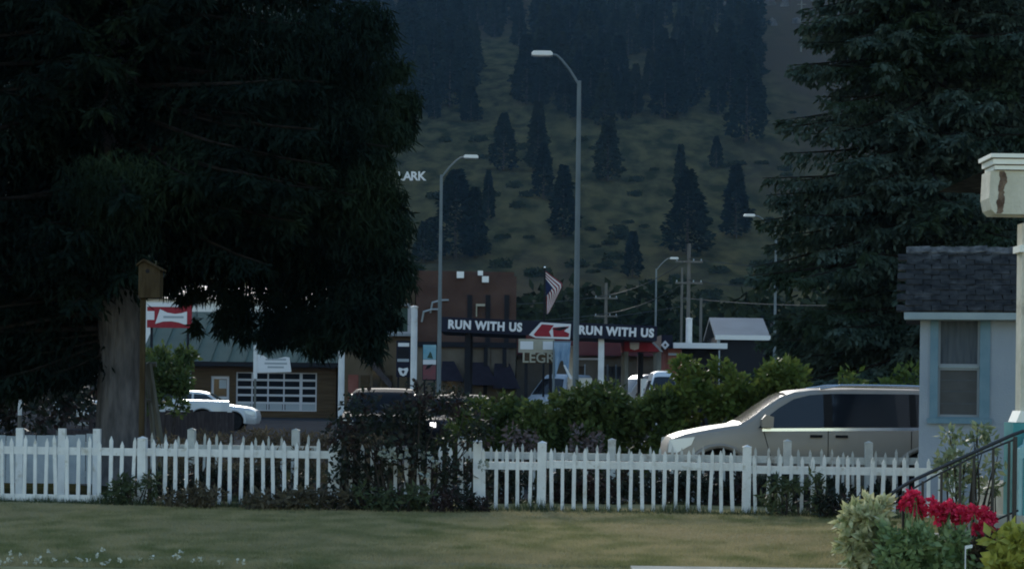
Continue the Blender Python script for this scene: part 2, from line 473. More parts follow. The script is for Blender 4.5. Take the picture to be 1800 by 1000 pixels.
def fy(px):     # depth of the front fence in column px
    X = (px - 900) * 0.0074
    return 26.73 - 0.085 * X
fa = (GX(-70, fy(-70)), fy(-70)); fb = (GX(1690, fy(1690)), fy(1690))
def falong(px):
    X = GX(px, fy(px)); return (X - fa[0]) / math.cos(math.atan(0.085))
hfun = lambda x: 0.89 if x < falong(560) else (0.83 if x < falong(1300) else 0.79)
rfun = lambda x: 0.72 if x < falong(560) else (0.625 if x < falong(1310) else 0.60)
picket_fence('picket_fence', (fa, fb), 0.1465, hfun, 0.96, rfun,
    'white picket fence along the back edge of the mown lawn', posts=[falong(p) for p in (-40, 250, 590, 840, 951, 1311, 1675)], skip=((falong(560), falong(830)),), seed=3, second_rail=lambda x: 0.09 if x < falong(250) else None)

# second fence behind, along the drive
ya, yb = 29.6, 29.1
def bx(px, Y=29.35): return GX(px, Y, 0.6)
ba, bb = (bx(790), ya), (bx(1612), yb)
bl = lambda px: bx(px) - ba[0]
picket_fence('picket_fence', (ba, bb), 0.152, 0.80, 0.96, 0.655, 'grey white picket fence between the hedge and the parked minivan', posts=[bl(p) for p in (812, 1077, 1383, 1525)], material='old_white', seed=5, w=0.036)
# left: low boarded panel fence, then loose pickets behind the spruce
root = thing('board_fence', (GX(-60, 29.4), 29.4, 0), 'pale close boarded fence running up to the big spruce trunk', 'fence')
x0 = GX(-60, 29.4, .5)
rnd = random.Random(4)
xx = 0.0; Lb = GX(172, 29.4, .5) - x0
while xx < Lb - 0.05:
    bm_ = MB(); hh = 0.86 + 0.05 * max(0, (xx - Lb * 0.6)) + rnd.uniform(-.012, .012)
    bm_.box(0, 0.138, -0.011, 0.011, 0.18, hh)
    b_ = obj('board', bm_, 'shaded_white', root, loc=(xx, rnd.uniform(-.003, .003), 0)); b_.rotation_euler[1] = rnd.gauss(0, .006)
    xx += 0.143
for rz_ in (0.32, 0.74):
    rm = MB(); rm.box(0, Lb, 0.014, 0.05, rz_ - .04, rz_ + .04); obj('rail', rm, 'white_paint', root)
for px in (-50, 36, 110, 171):
    qm = MB(); qx = GX(px, 29.4, .5) - x0; qm.box(qx - .05, qx + .05, -0.112, -0.014, 0, 0.97); obj('post', qm, 'white_paint', root)
la, lb2 = (GX(268, 31.2, .5), 31.2), (GX(560, 31.0, .5), 31.0)
picket_fence('picket_fence', (la, lb2), 0.2, 0.86, 0.98, 0.66, 'weathered picket fence standing in the dry weeds right of the spruce trunk', posts=[0.6, 2.2], material='old_white', seed=9, w=0.036)

# ================================================================== conifers
def spruce_mesh(H, z0, rad, per_m, seed, spray=0.3, step=0.13, sec=0.30, droop=0.25, dens_top=None, side_hang=0.55, gap=None, wid=0.28):
    """needle sprays and limb curves of a spruce; rad(z)->radius"""
    rng = np.random.default_rng(seed)
    ps, ds, ws = [], [], []
    limbs = MB()
    z = z0
    while z < H - 0.3:
        n_here = 1
        pm = per_m if (dens_top is None or z < dens_top) else per_m * 0.4
        z += 1.0 / pm * rng.uniform(0.5, 1.5)
        az = rng.random() * 2 * math.pi
        L = rad(z) * rng.uniform(0.62, 1.06)
        if gap is not None: L *= gap(az, z)
        if L < 0.25: continue
        dr = droop * rng.uniform(0.1, 2.0)
        t = np.arange(0.12, 1.0, step / L)
        ca, sa = math.cos(az), math.sin(az)
        def pos(tt):
            r = L * tt
            h = z - dr * L * (tt ** 1.3) + 0.28 * dr * L * tt ** 3.2
            bend = 0.10 * L * np.sin(tt * 3 + seed)
            return np.stack([r * ca - bend * sa * 0.3, r * sa + bend * ca * 0.3, h], -1)
        if z < (dens_top or H):
            tt = np.linspace(0, 1, 6)
            r0 = 0.018 + 0.011 * L
            limbs.tube([tuple(q) for q in pos(tt)], [r0 * (1 - 0.85 * a) for a in tt], 5, cap=False)
        pc = pos(t)
        tang = unit(pos(t + 0.02) - pos(t))
        sidev = np.stack([-sa * np.ones_like(t), ca * np.ones_like(t), 0 * t], -1)
        for sgn in (-1, 1):
            sl = (sec * L * (1 - t) ** 0.8 * 1.0 + 0.16) * rng.uniform(0.6, 1.15, len(t))
            dirn = unit(sidev * sgn * 0.85 + tang * 0.65 + np.stack([0 * t, 0 * t, -side_hang * rng.uniform(0.2, 1.6, len(t))], -1))
            m = max(2, int(np.max(sl) / (spray * 0.42)))
            for j in range(m):
                f = (j + rng.random(len(t))) / m
                p = pc + dirn * (sl * f)[:, None] + np.stack([0 * t, 0 * t, -0.22 * side_hang * sl * f * f], -1)
                d = unit(dirn + rng.normal(size=(len(t), 3)) * 0.42 + np.array([0, 0, -0.25 * side_hang]))
                ln = spray * rng.uniform(0.55, 1.25, len(t))
                wv = unit(np.cross(d, rng.normal(size=(len(t), 3)) * 0.6 + np.array([0, 0, 1.0]))) * (ln * wid * 0.5)[:, None]
                keep = ln * 0 + 1 > 0
                ps.append(p[keep]); ds.append((d * ln[:, None])[keep]); ws.append(wv[keep])
        # leading tip
        ps.append(pc); ds.append(tang * spray); ws.append(unit(np.cross(tang, rng.normal(size=(len(t), 3)))) * spray * wid * 0.5)
    return leaf_quads(np.concatenate(ps), np.concatenate(ds), np.concatenate(ws)), limbs

# big dark spruce on the left
TY = 33.0
TX = GX(207, TY)
root = thing('spruce_tree', (TX, TY, 0), 'huge dark spruce with thick bare lower trunk behind the picket fence', 'tree')
tm = MB()
pts, rr = [], []
for i, zz in enumerate([-0.05, 0.15, 0.4, 0.8, 1.4, 2.2, 3.2, 4.5, 7, 11, 15, 19]):
    pts.append((0.05 * math.sin(zz), 0.03 * math.cos(zz * 1.7), zz)); rr.append([0.62, 0.53, 0.45, 0.41, 0.385, 0.37, 0.36, 0.34, 0.28, 0.2, 0.11, 0.02][i])
rnd = random.Random(2)
NC, NR = 64, 70
zs_ = np.concatenate([np.linspace(-.05, 4.2, 56), np.linspace(4.6, 19, 14)])
vs, fs = [], []
pz, pr_ = [p_[2] for p_ in pts], rr
ridge = [rnd.uniform(-1, 1) for _ in range(NC)]
for i_, zz in enumerate(zs_):
    r0 = float(np.interp(zz, pz, pr_))
    if i_ % 5 == 0: ridge = [.55 * a_ + .6 * rnd.uniform(-1, 1) for a_ in ridge]
    for k_ in range(NC):
        th = 2 * math.pi * k_ / NC
        flare = 1 + .10 * math.exp(-max(0, zz) * 2.2) * math.sin(5 * th + 1)
        r_ = r0 * flare * (1 + .035 * (ridge[k_] if k_ % 2 else -abs(ridge[k_])) + .015 * rnd.uniform(-1, 1))
        vs.append((r_ * math.cos(th) + .05 * math.sin(zz), r_ * math.sin(th) + .03 * math.cos(zz * 1.7), zz))
for i_ in range(len(zs_) - 1):
    for k_ in range(NC):
        k2 = (k_ + 1) % NC
        fs.append((i_ * NC + k_, i_ * NC + k2, (i_ + 1) * NC + k2, (i_ + 1) * NC + k_))
tm.add(vs, fs)
obj('trunk', tm, 'bark', root, smooth=True, sharp=0)
def rad_left(z):
    zz = np.clip(z, 0, 19)
    return float(np.interp(zz, [1.8, 2.6, 3.6, 5.0, 6.5, 8.5, 12, 19], [2.6, 3.9, 4.5, 4.65, 4.5, 3.9, 3.0, 0.2]))
def gap_left(az, z):
    a = math.degrees(az) % 360
    left = 120 < a < 235
    if left: return 1.0 if z > 2.5 else 0.6
    if 240 < a < 300: return 0.0 if z < 3.3 else (0.72 if z < 5.2 else 1.0)
    if z < 4.1: return 0.0
    if z < 5.0: return 0.8
    return 1.0
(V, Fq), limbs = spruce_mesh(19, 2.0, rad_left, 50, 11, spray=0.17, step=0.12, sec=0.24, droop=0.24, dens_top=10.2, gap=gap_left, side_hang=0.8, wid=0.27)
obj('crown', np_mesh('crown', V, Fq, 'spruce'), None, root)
lm = limbs
# the heavy drooping limbs that hang low on the right
for px, py, px2, py2, dy in ((590, 545, 676, 655, -0.6),):
    a = P(px, py, TY + dy) - Vector((TX, TY, 0)); b = P(px2, py2, TY + dy) - Vector((TX, TY, 0))
    lm.tube([a, (a + b) / 2 + Vector((0.08, 0, 0.05)), b], [0.05, 0.045, 0.02], 6)
obj('limb', lm, 'limb', root)
hang = []
rg = np.random.default_rng(5)
def hang_clump(cx, cy, z, r, h, n, dy, size=0.20):
    n = int(n * 3.6)
    """drooping foliage curtain in column cx (px), top row cy"""
    c = P(cx, cy, TY + dy) - Vector((TX, TY, 0))
    q = unit(rg.normal(size=(n, 3)))
    p = q * np.array([r, r, h]) * (rg.random(n) ** 0.4)[:, None] + np.array(c)
    d = unit(rg.normal(size=(n, 3)) * 0.5 + np.array([0, 0, -0.9])) * (size * rg.uniform(0.6, 1.3, n))[:, None]
    wv = unit(np.cross(d, rg.normal(size=(n, 3)))) * size * 0.075
    return leaf_quads(p, d, wv)
for a in ((500, 555, 0, 0.42, 0.5, 600, 0.3), (560, 580, 0, 0.38, 0.45, 550, -0.2), (620, 550, 0, 0.5, 0.6, 800, -0.6), (430, 560, 0, 0.2, 0.45, 200, 0.6), (655, 590, 0, 0.25, 0.4, 260, -0.6), (345, 570, 0, 0.08, 0.16, 60, 0.8), (395, 560, 0, 0.2, 0.3, 160, 0.5), (470, 590, 0, .2, .2, 160, .2),
          (60, 600, 0, 1.0, 0.7, 1500, 1.5), (120, 560, 0, 0.8, 0.6, 1200, 1.2), (-10, 620, 0, 0.8, 0.8, 900, 1.0), (130, 620, 0, 0.5, 0.4, 500, 2.0), (690, 480, 0, 0.4, 0.5, 500, -.5), (590, 500, 0, 0.9, 0.5, 900, 0.6), (480, 480, 0, 1.0, 0.5, 900, 1.2),
          (380, 430, 0, 0.8, 0.5, 900, 1.0), (470, 420, 0, 0.9, 0.6, 1000, 0.6), (560, 420, 0, 0.9, 0.6, 1000, 0), (625, 400, 0, 0.6, 0.7, 800, -.6), (420, 340, 0, 0.9, 0.6, 900, .4), (520, 330, 0, 0.9, 0.6, 900, 0), (620, 310, 0, 0.8, 0.7, 900, -.6), (325, 450, 0, 0.5, 0.5, 500, 1.2), (400, 240, 0, 1.0, .7, 900, -.5), (540, 220, 0, 1.0, .7, 900, -1), (630, 200, 0, .7, .7, 700, -.3), (600, 100, 0, .9, .9, 900, -.5), (480, 90, 0, 1.1, .9, 900, -1.5), (330, 330, 0, .8, .7, 700, -2), (210, 420, 0, .7, .6, 700, -2.2), (200, 330, 0, .9, .6, 700, -2.6), (120, 450, 0, .9, .7, 800, -1.5)) + tuple((px_, py_, 0, r_, r_ * .8, int(420 * r_), dy_) for px_, py_, r_, dy_ in ((665, 60, .35, -.4), (695, 120, .3, -.2), (712, 180, .32, .1), (700, 235, .3, -.5), (690, 345, .25, 0), (300, 500, .2, .8), (345, 512, .22, .9), (395, 505, .28, .7), (415, 525, .2, .7), (320, 520, .1, .8), (700, 395, .3, -.3), (690, 430, .3, 0), (706, 470, .22, -.2), (672, 520, .35, -.4), (690, 560, .18, -.3), (650, 30, .4, -.6), (716, 215, .2, .3))):
    hang.append(hang_clump(*a))
V, Fq = join_np(hang)
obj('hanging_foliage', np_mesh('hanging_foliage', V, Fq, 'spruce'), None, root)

# blue spruce on the right, behind the drive
BY = 47.0
BX = GX(1640, BY)
root = thing('spruce_tree', (BX, BY, 0), 'tall blue green spruce with layered drooping boughs behind the minivan', 'tree')
tm = MB(); tm.tube([(0, 0, -.05), (0, 0, 3), (0.05, 0, 9), (0, 0, 20)], [0.33, 0.28, 0.19, 0.03], 12)
obj('trunk', tm, 'bark', root, smooth=True)
rad_r = lambda z: float(4.4 * max(0.0, 1 - (z / 23.0) ** 1.75)) * (0.75 if z < 1.6 else 1.0)
(V, Fq), limbs = spruce_mesh(22.6, 0.9, rad_r, 42, 23, spray=0.17, step=0.14, sec=0.27, droop=0.2, dens_top=12.3, side_hang=0.75, wid=0.42)
obj('crown', np_mesh('crown', V, Fq, 'blue_spruce'), None, root)
obj('limb', limbs, 'limb', root)
# another dark spruce deeper behind it, at the frame's edge
root = thing('spruce_tree', (GX(1850, 58), 58, 0), 'dark spruce mostly hidden behind the blue green spruce and porch', 'tree')
tm = MB(); tm.tube([(0, 0, -.05), (0, 0, 9), (0, 0, 22)], [0.35, 0.2, 0.02], 10); obj('trunk', tm, 'bark', root, smooth=True)
(V, Fq), limbs = spruce_mesh(22, 1.0, lambda z: 4.3 * max(0, 1 - (z / 22.5) ** 1.5), 10, 31, spray=0.36, step=0.2, sec=0.27, dens_top=14, wid=.36)
obj('crown', np_mesh('crown', V, Fq, 'spruce'), None, root)
obj('limb', limbs, 'limb', root)

# far pines on the hill
def pine_mesh(seed, H=15, wid=0.24, n=1500, mt='far_pine'):
    rng = np.random.default_rng(seed)
    ps, ds, ws = [], [], []
    t = rng.random(n) ** 0.8
    az = rng.random(n) * 2 * math.pi
    ph = rng.random(6) * 6.28
    lob = 0.82 + 0.13 * np.sin(t * 23 + 2 * az + ph[0]) + 0.12 * np.sin(t * 37 - 3 * az + ph[1]) + 0.10 * np.sin(t * 11 + az + ph[2])
    prof = wid * H * np.clip(1.0 - t ** 1.25, 0.03, 1) ** 0.85 * np.clip(0.62 + t * 3, 0, 1) * lob
    r = prof * np.sqrt(rng.uniform(0.25, 1.0, n))
    z = 0.05 * H + t * 0.95 * H
    p = np.stack([r * np.cos(az), r * np.sin(az), z], -1)
    d = unit(np.stack([np.cos(az), np.sin(az), rng.normal(0, .35, n) - 0.15], -1)) * (rng.uniform(0.5, 1.15, n) * H * 0.062)[:, None]
    wv = unit(np.cross(d, rng.normal(size=(n, 3)) * .7 + np.array([0, 0, 1.0]))) * (H * 0.024)
    V, Fq = leaf_quads(p, d, wv)
    return np_mesh('crown', V, Fq, mt)
PINES = [(pine_mesh(40 + i, 15, w_, 2300, mt), w_) for i, (w_, mt) in enumerate(((0.20, 'far_pine'), (0.23, 'far_pine'), (0.17, 'far_pine'), (0.26, 'far_pine'), (0.22, 'far_pine_light'), (0.16, 'far_pine_light'), (0.28, 'far_pine')))]
tk = MB(); tk.tube([(0, 0, -1.2), (0, 0, 5), (0, 0, 13)], [0.32, 0.22, 0.03], 6)
TRUNK = tk.mesh('trunk'); TRUNK.materials.append(MATS['twig'])
def far_pine(base, H, k, label, group, wide=1.0, name='pine_tree'):
    root = thing(name, base, label, 'tree', group, rz=random.uniform(0, 6.28))
    s = H / 15.0
    for nm, me in (('crown', PINES[k % len(PINES)][0]), ('trunk', TRUNK)):
        o = bpy.data.objects.new(nm, me); COL.objects.link(o); o.parent = root
        o.scale = (s * wide, s * wide, s) if nm == 'crown' else (s, s, s)
    return root
# lone pines: base pixel, top pixel row
LONE = [(990, 418, 292, 1.2), (955, 350, 252, 1.1), (858, 385, 300, 1.0), (885, 300, 200, 1.2), (1068, 318, 208, 1.25), (1196, 330, 255, 1.15), (1208, 448, 300, 1.3), (1293, 418, 292, 1.25), (1259, 296, 240, 1.2), (1112, 488, 408, 1.45),
        (800, 455, 300, 1.5), (745, 462, 390, 1.6), (945, 300, 180, 1.2), (1312, 250, 90, 1.0), (835, 455, 330, 1.1)]
LONE_LABELS = ['dark pine right behind the tall street lamp pole on the slope', 'pine standing uphill and left of the one behind the tall lamp pole',
    'small narrow pine right of the two joined pines behind the shorter lamp', 'pine at the lower edge of the dense stand above the small narrow pine',
    'pine just right of the tall lamp pole below the dense stand', 'pine top showing directly above the tallest lone pine', 'tallest lone pine on the open slope above the utility poles',
    'broad pine whose crown backs the small white lamp head', 'smallest lone pine, alone in open grass', 'squat lone pine near the foot of the hill',
    'broad dark pine directly behind the shorter street lamp pole', 'low wide pine between the dark spruce and the shorter lamp', 'tall slim pine at the stand edge left of the tall lamp pole',
    'tall pine at the bare right end of the dense stand', 'pine touching the broad one behind the shorter street lamp']
for i, (px, py, ty, wd) in enumerate(LONE):
    b = hill_hit(px, py); Ht = (py - ty) / F * b.y
    far_pine(b, Ht, i, LONE_LABELS[i], 'scattered pines on the hillside', wd)
# dense stand above
rnd = random.Random(12)
k = 0
cand = []
for row in range(11):
    py = 226 - row * 31
    for px in range(560, 1350, 30):
        x = px + rnd.uniform(-14, 14); y = py + rnd.uniform(-16, 16)
        edge = 1330 - max(0, (60 - y)) * 0.6
        if x > edge: continue
        if 840 < x < 925 and 70 < y < 235 and rnd.random() < 0.75: continue
        if x < 740 and y > 200: pass
        if 900 < x < 1010 and y > 205: continue
        if y > 215 and rnd.random() < 0.5: continue
        if rnd.random() < 0.12: continue
        cand.append((x, y))
for x, y in cand:
    b = hill_hit(x, y)
    far_pine(b, rnd.uniform(12, 25) * (0.85 if y > 180 else 1), rnd.randrange(7), 'dark pine in the dense stand covering the upper hillside', 'pines of the dense hillside stand', rnd.uniform(1.0, 1.45))
for i in range(16):
    x, y = rnd.uniform(520, 690), rnd.uniform(230, 300)
    b = hill_hit(x, y)
    far_pine(b, rnd.uniform(14, 19), i, 'dark pine in the dense stand covering the upper hillside', 'pines of the dense hillside stand', 1.2)
# low junipers and brush on the slope
def far_bush_mesh(seed):
    rng = np.random.default_rng(seed)
    cl = [(rng.uniform(-1, 1), rng.uniform(-.6, .6), rng.uniform(.2, .6), rng.uniform(.5, .9), .6, rng.uniform(.35, .6)) for _ in range(5)]
    V, Fq = leaf_cloud(cl, 70, 0.4, 0.6, seed)
    return np_mesh('hillside_bush', V, Fq, 'far_bush')
FB = [far_bush_mesh(60 + i) for i in range(3)]
bushes = [(730, 480), (760, 440), (1050, 470), (1070, 430), (880, 420), (905, 365), (925, 345), (1040, 480), (1000, 520), (930, 480), (960, 530), (1100, 540), (1140, 500), (1190, 500), (1260, 480), (1300, 500), (1330, 470), (1010, 470), (880, 470), (840, 250), (1130, 400), (1150, 300), (1020, 250), (1350, 390), (1380, 300), (1390, 200), (1120, 470), (1080, 455), (1240, 520), (1320, 540), (935, 560), (1060, 560), (780, 250), (870, 345), (760, 350), (900, 330)] + [(random.uniform(760, 1400), random.uniform(240, 560)) for _ in range(30)]
for i, (px, py) in enumerate(bushes):
    b = hill_hit(px, py)
    s = rnd.uniform(0.7, 1.7)
    o = bpy.data.objects.new('hillside_bush', FB[i % 3]); COL.objects.link(o)
    o.location = b; o.scale = (s * 1.2, s, s * rnd.uniform(.7, 1.2)); o.rotation_euler[2] = rnd.uniform(-.5, .5)
    tag(o, 'low dark bush hugging the grassy hillside', 'bush', 'low bushes on the hillside')
# trees in the town strip at the foot of the hill
def round_tree_mesh(seed):
    rng = np.random.default_rng(seed)
    cl = [(rng.uniform(-.33, .33), rng.uniform(-.3, .3), rng.uniform(.28, .8), rng.uniform(.12, .22), rng.uniform(.12, .22), rng.uniform(.10, .2)) for _ in range(22)]
    V, Fq = leaf_cloud(cl, 75, 0.075, 0.6, seed)
    return np_mesh('crown', V, Fq, 'far_bush')
RT = [round_tree_mesh(500 + i) for i in range(3)]
rtk = MB(); rtk.tube([(0, 0, -.02), (0.01, 0, .3), (0, 0, .7)], [.03, .024, .008], 6)
RTK = rtk.mesh('trunk'); RTK.materials.append(MATS['bark'])
for i, (px, Y, H) in enumerate([(1045, 190, 6.5), (1085, 205, 9.5), (1120, 200, 8.5), (1170, 185, 6.0), (1235, 180, 6.5), (1275, 200, 8), (1310, 190, 9), (930, 175, 7), (965, 180, 8.5), (1000, 172, 6.5), (1355, 170, 8.5), (1400, 180, 9), (905, 195, 8), (1145, 178, 6), (1060, 215, 11), (1210, 210, 8), (870, 200, 8), (1330, 150, 5)]):
    rt_ = thing('bushy_tree', (GX(px, Y), Y, -.012), 'bushy dark tree behind the utility poles at the foot of the hill', 'tree', 'trees at the foot of the hill', rz=rnd.uniform(0, 6))
    for nm, me_ in (('crown', RT[i % 3]), ('trunk', RTK)):
        o = bpy.data.objects.new(nm, me_); COL.objects.link(o); o.parent = rt_
        o.scale = (H * 1.6, H * 1.5, H * 1.3)
# rocks along the top right of the slope
for i in range(16):
    px, py = rnd.uniform(1268, 1480), rnd.uniform(2, 46)
    b = hill_hit(px, py)
    rm = MB()
    s = rnd.uniform(1.2, 3.2)
    n = 7
    ring0 = [(s * math.cos(2 * math.pi * k / n) * rnd.uniform(.8, 1.2), s * math.sin(2 * math.pi * k / n) * rnd.uniform(.6, 1), -.6) for k in range(n)]
    ring1 = [(x * rnd.uniform(.6, .95), y * rnd.uniform(.6, .95), s * rnd.uniform(.5, 1.0)) for x, y, z in ring0]
    rm.add(ring0 + ring1 + [(0, 0, s * 1.1)], [(k, (k + 1) % n, n + (k + 1) % n, n + k) for k in range(n)] + [(n + k, n + (k + 1) % n, 2 * n) for k in range(n)])
    obj('hillside_rock', rm, 'rock', loc=b, label='pale rock in the outcrop high on the right of the slope', cat='rock', group='rocks of the hillside outcrop')

# ================================================================== shrubs and garden plants
def shrub(name, px, Y, zbase, clumps, n, size, material, label, cat='shrub', seed=0, stems=6, width=0.5, group=None, hang=0.0, fill=0.35, out=0.6, stem_mat='twig'):
    """clumps in local metres (x,y,z,rx,ry,rz)"""
    root = thing(name, (GX(px, Y, 0.5), Y, zbase), label, cat, group)
    V, Fq = leaf_cloud(clumps, n, size, width, seed, hang=hang, fill=fill, out=out)
    obj('foliage', np_mesh('foliage', V, Fq, material), None, root)
    if stems:
        sm = MB(); rr = random.Random(seed)
        for i in range(stems):
            c = clumps[rr.randrange(len(clumps))]
            e = (c[0] + rr.uniform(-.5, .5) * c[3], c[1] + rr.uniform(-.5, .5) * c[4], c[2] + rr.uniform(0, .6) * c[5])
            b = (c[0] * .35 + rr.uniform(-.1, .1), c[1] * .3, -0.03)
            mdl = ((e[0] + b[0]) / 2 + rr.uniform(-.1, .1), (e[1] + b[1]) / 2, e[2] * .55)
            r0 = 0.012 + 0.006 * max(c[3:6])
            sm.tube([b, mdl, e], [r0, r0 * .7, r0 * .3], 5)
        obj('stem', sm, stem_mat, root)
    return root
def rclumps(n, w, d, h, z0, r, seed, top=None):
    rr = random.Random(seed); out = []
    for i in range(n):
        x = rr.uniform(-w, w); zt = h if top is None else top(x)
        z = z0 + rr.random() * max(0.02, (zt - z0 - r * .6))
        q = r * rr.uniform(.6, 1.2)
        out.append((x, rr.uniform(-d, d), z, q, q, q * .85))
    return out
# hedge of bright shrubs behind the drive
HYD = 35.6; hs = F / HYD
for i, (px, w_, top, mt, lab) in enumerate([
    (868, 0.75, 1.52, 'hedge', 'low dark green shrub at the hedge end beside the tangled bush'),
    (985, 0.85, 1.60, 'hedge', 'low dark hedge shrub left of the tall leafy bush'),
    (1100, 0.8, 1.95, 'hedge', 'mid height hedge shrub below the black fuel canopy'),
    (1265, 1.0, 2.5, 'shrub', 'tall bright green leafy bush rising over the minivan bonnet'),
    (1350, 0.62, 2.25, 'shrub', 'rounded green bush over the minivan windscreen')]):
    cl = rclumps(26, w_, 0.5, top, 0.25, 0.34, 80 + i, top=lambda x, w_=w_, top=top: top - 0.45 * (abs(x) / w_) ** 2)
    shrub('hedge_shrub', px, HYD, 0, cl, 320, 0.115, mt, lab, seed=90 + i, stems=10, width=0.55)
shrub('hedge_shrub', 1560, 39, 0, rclumps(16, 0.75, 0.4, 2.15, 0.4, 0.35, 77), 150, 0.14, 'shrub', 'yellow green shrub between the spruce and the little blue house', seed=78)
# pinkish dry flower heads in the hedge front
for i, (px, zt) in enumerate([(915, 1.08), (1030, 1.05)]):
    shrub('flower_spike', px, 34.2 + .1 * i, 0, [(-.15, 0, zt - .25, .14, .12, .26), (.15, 0, zt - .3, .12, .12, .22), (0, 0, zt - .5, .3, .2, .3)], 90, 0.1, 'pink_petal', 'faded dusty pink flower heads in front of the low hedge', 'flowers', 130 + i, stems=5, group='faded flower heads')
# small leafy tree beyond the spruce trunk
root = shrub('small_tree', 292, 58, 0, rclumps(20, 0.62, 0.5, 2.75, 0.9, 0.38, 66), 150, 0.17, 'hedge', 'small green leafy tree beside the spruce trunk before the log bar', 'tree', 67, stems=8)
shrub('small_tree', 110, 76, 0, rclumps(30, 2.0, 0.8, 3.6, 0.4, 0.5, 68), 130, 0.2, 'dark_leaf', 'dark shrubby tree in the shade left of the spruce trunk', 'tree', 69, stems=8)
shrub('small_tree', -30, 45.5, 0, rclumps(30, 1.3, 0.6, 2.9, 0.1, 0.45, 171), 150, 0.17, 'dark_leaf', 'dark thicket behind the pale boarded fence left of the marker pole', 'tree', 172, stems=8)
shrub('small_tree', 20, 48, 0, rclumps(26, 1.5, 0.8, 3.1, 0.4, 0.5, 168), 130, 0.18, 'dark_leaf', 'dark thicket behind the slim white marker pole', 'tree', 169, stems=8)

# tangled dark bush over the middle of the front fence
cl = []
rr = random.Random(31)
for i in range(62):
    x = rr.uniform(-1.0, 1.0); top = 1.6 - 0.35 * (abs(x) / 1.0) ** 2.4
    z = rr.uniform(0.12, top); q = rr.uniform(.12, .26)
    cl.append((x, rr.uniform(-.35, .3), z, q, q, q))
cl = [c for c in cl if math.hypot(c[0] - .32, c[2] - 1.13) > c[3] + .03]
root = shrub('tangled_bush', 722, 26.75, 0, cl, 90, 0.08, 'dark_leaf', 'tangled dark twiggy bush swallowing the middle of the picket fence', seed=32, stems=60, width=0.5, fill=0.15)
fl = MB()
V, Fq = leaf_cloud([(-0.12 + rr.uniform(-.3, .5), -.38 + rr.uniform(-.1, .1), rr.uniform(.45, .85), .05, .05, .04) for _ in range(4)] + [(-.3, -.4, .78, .1, .05, .06), (-.2, -.4, .72, .1, .05, .05), (.95, -.35, .62, .06, .05, .05)], 22, 0.06, 0.7, 33)
obj('blossom', np_mesh('blossom', V, Fq, 'dull_petal'), None, root)
# plants along the fence foot
BED = [(240, 26.9, .32, .42, 'bed_leaf', 'green leafy perennial at the foot of the fence post'),
       (350, 26.5, .42, .30, 'dry_plant', 'dry brown clump in front of the white pickets'),
       (480, 26.4, .35, .22, 'dry_plant', 'low dry weeds at the fence foot beside the brown clump'),
       (585, 26.4, .42, .32, 'dry_plant', 'straggly brown weeds left of the tangled bush'),
       (690, 26.2, .42, .35, 'bed_leaf', 'green leafy growth under the tangled bush'),
       (800, 26.2, .40, .30, 'dark_leaf', 'dark low growth right of the tangled bush'),
       (1395, 26.15, .32, .62, 'bed_leaf', 'upright green perennial growing through the fence right of the post'),
       (1470, 26.0, .36, .35, 'dark_leaf', 'low dark green plant before the fence end'),]
for i, (px, Y, w_, h_, mt, lab) in enumerate(BED):
    shrub('bed_plant', px, Y, 0.02, rclumps(12, w_, .15, h_, 0.06, 0.12, 200 + i), 48, 0.10, mt, lab, 'plant', 210 + i, stems=8, width=0.3, out=0.4)
# weeds in the yard between the fences
for i, px in enumerate((430, 520, 640, 330)):
    shrub('yard_weeds', px, 30.2, 0, rclumps(10, .5, .2, .75, .1, .16, 240 + i), 90, .12, 'dry_plant', 'tall dry weeds growing between the two fences', 'weeds', 250 + i, stems=10, width=.2, group='dry weeds between the fences')

for i, px in enumerate(range(880, 1600, 90)):  # plants added to darken the gaps between the pickets
    shrub('added_growth', px, 28.3 + .15 * (i % 2), 0, rclumps(14, .42, .2, .52, .06, .14, 260 + i), 95, .09, 'dark_leaf', 'low dark growth added to darken the gaps between the picket fences', 'plant', 270 + i, stems=6, width=.4, group='growth added to darken the gaps between the fences')
for i, px in enumerate((300, 400, 500)):  # more added plants, darkening the picket gaps by the spruce
    shrub('added_growth', px, 28.6, 0, rclumps(12, .45, .2, .45, .06, .14, 290 + i), 70, .09, 'dark_leaf', 'low dark growth added to darken the picket gaps right of the spruce', 'plant', 295 + i, stems=6, width=.4, group='growth added to darken the gaps beside the spruce')
for i, px in enumerate((330, 410, 490, 560, 620)):
    shrub('verge_weeds', px, 40.5 + .4 * (i % 2), 0, rclumps(16, .75, .3, .72, .06, .16, 320 + i), 75, .12, 'dry_plant', 'brown weeds on the verge before the white hatchback', 'weeds', 330 + i, stems=14, width=.22, group='weeds along the verge')
# grass blades over the lawn
rg = np.random.default_rng(77)
N = 190000
by = 17.9 + (26.6 - 17.9) * rg.random(N) ** 1.25
bxp = rg.uniform(-80, 1720, N)
bX = (bxp - 900) * by / F
p = np.stack([bX, by, lawn_z(bX, by) - 0.004], -1)
h_ = rg.uniform(0.018, 0.05, N)
d = unit(np.stack([rg.normal(0, .45, N), rg.normal(0, .45, N), np.ones(N)], -1)) * h_[:, None]
wv = unit(np.stack([rg.normal(size=N), rg.normal(size=N), np.zeros(N)], -1)) * 0.004
V = np.empty((N, 3, 3)); V[:, 0] = p - wv; V[:, 1] = p + wv; V[:, 2] = p + d
obj('grass', np_mesh('grass', V.reshape(-1, 3), np.arange(3 * N).reshape(N, 3), 'grass_blade'), None, kind='stuff', label='short mown grass of the lawn', cat='grass')
N = 9000
tx = rg.uniform(-80, 1600, N); ty_ = 26.55 - 0.085 * (tx - 900) * 0.0074 + rg.normal(0, .12, N)
tX = (tx - 900) * ty_ / F
cl_n = 0.5 + 0.5 * np.sin(tX * 5.1) * np.sin(tX * 1.7 + 1)
p = np.stack([tX, ty_, np.zeros(N) + .02], -1)
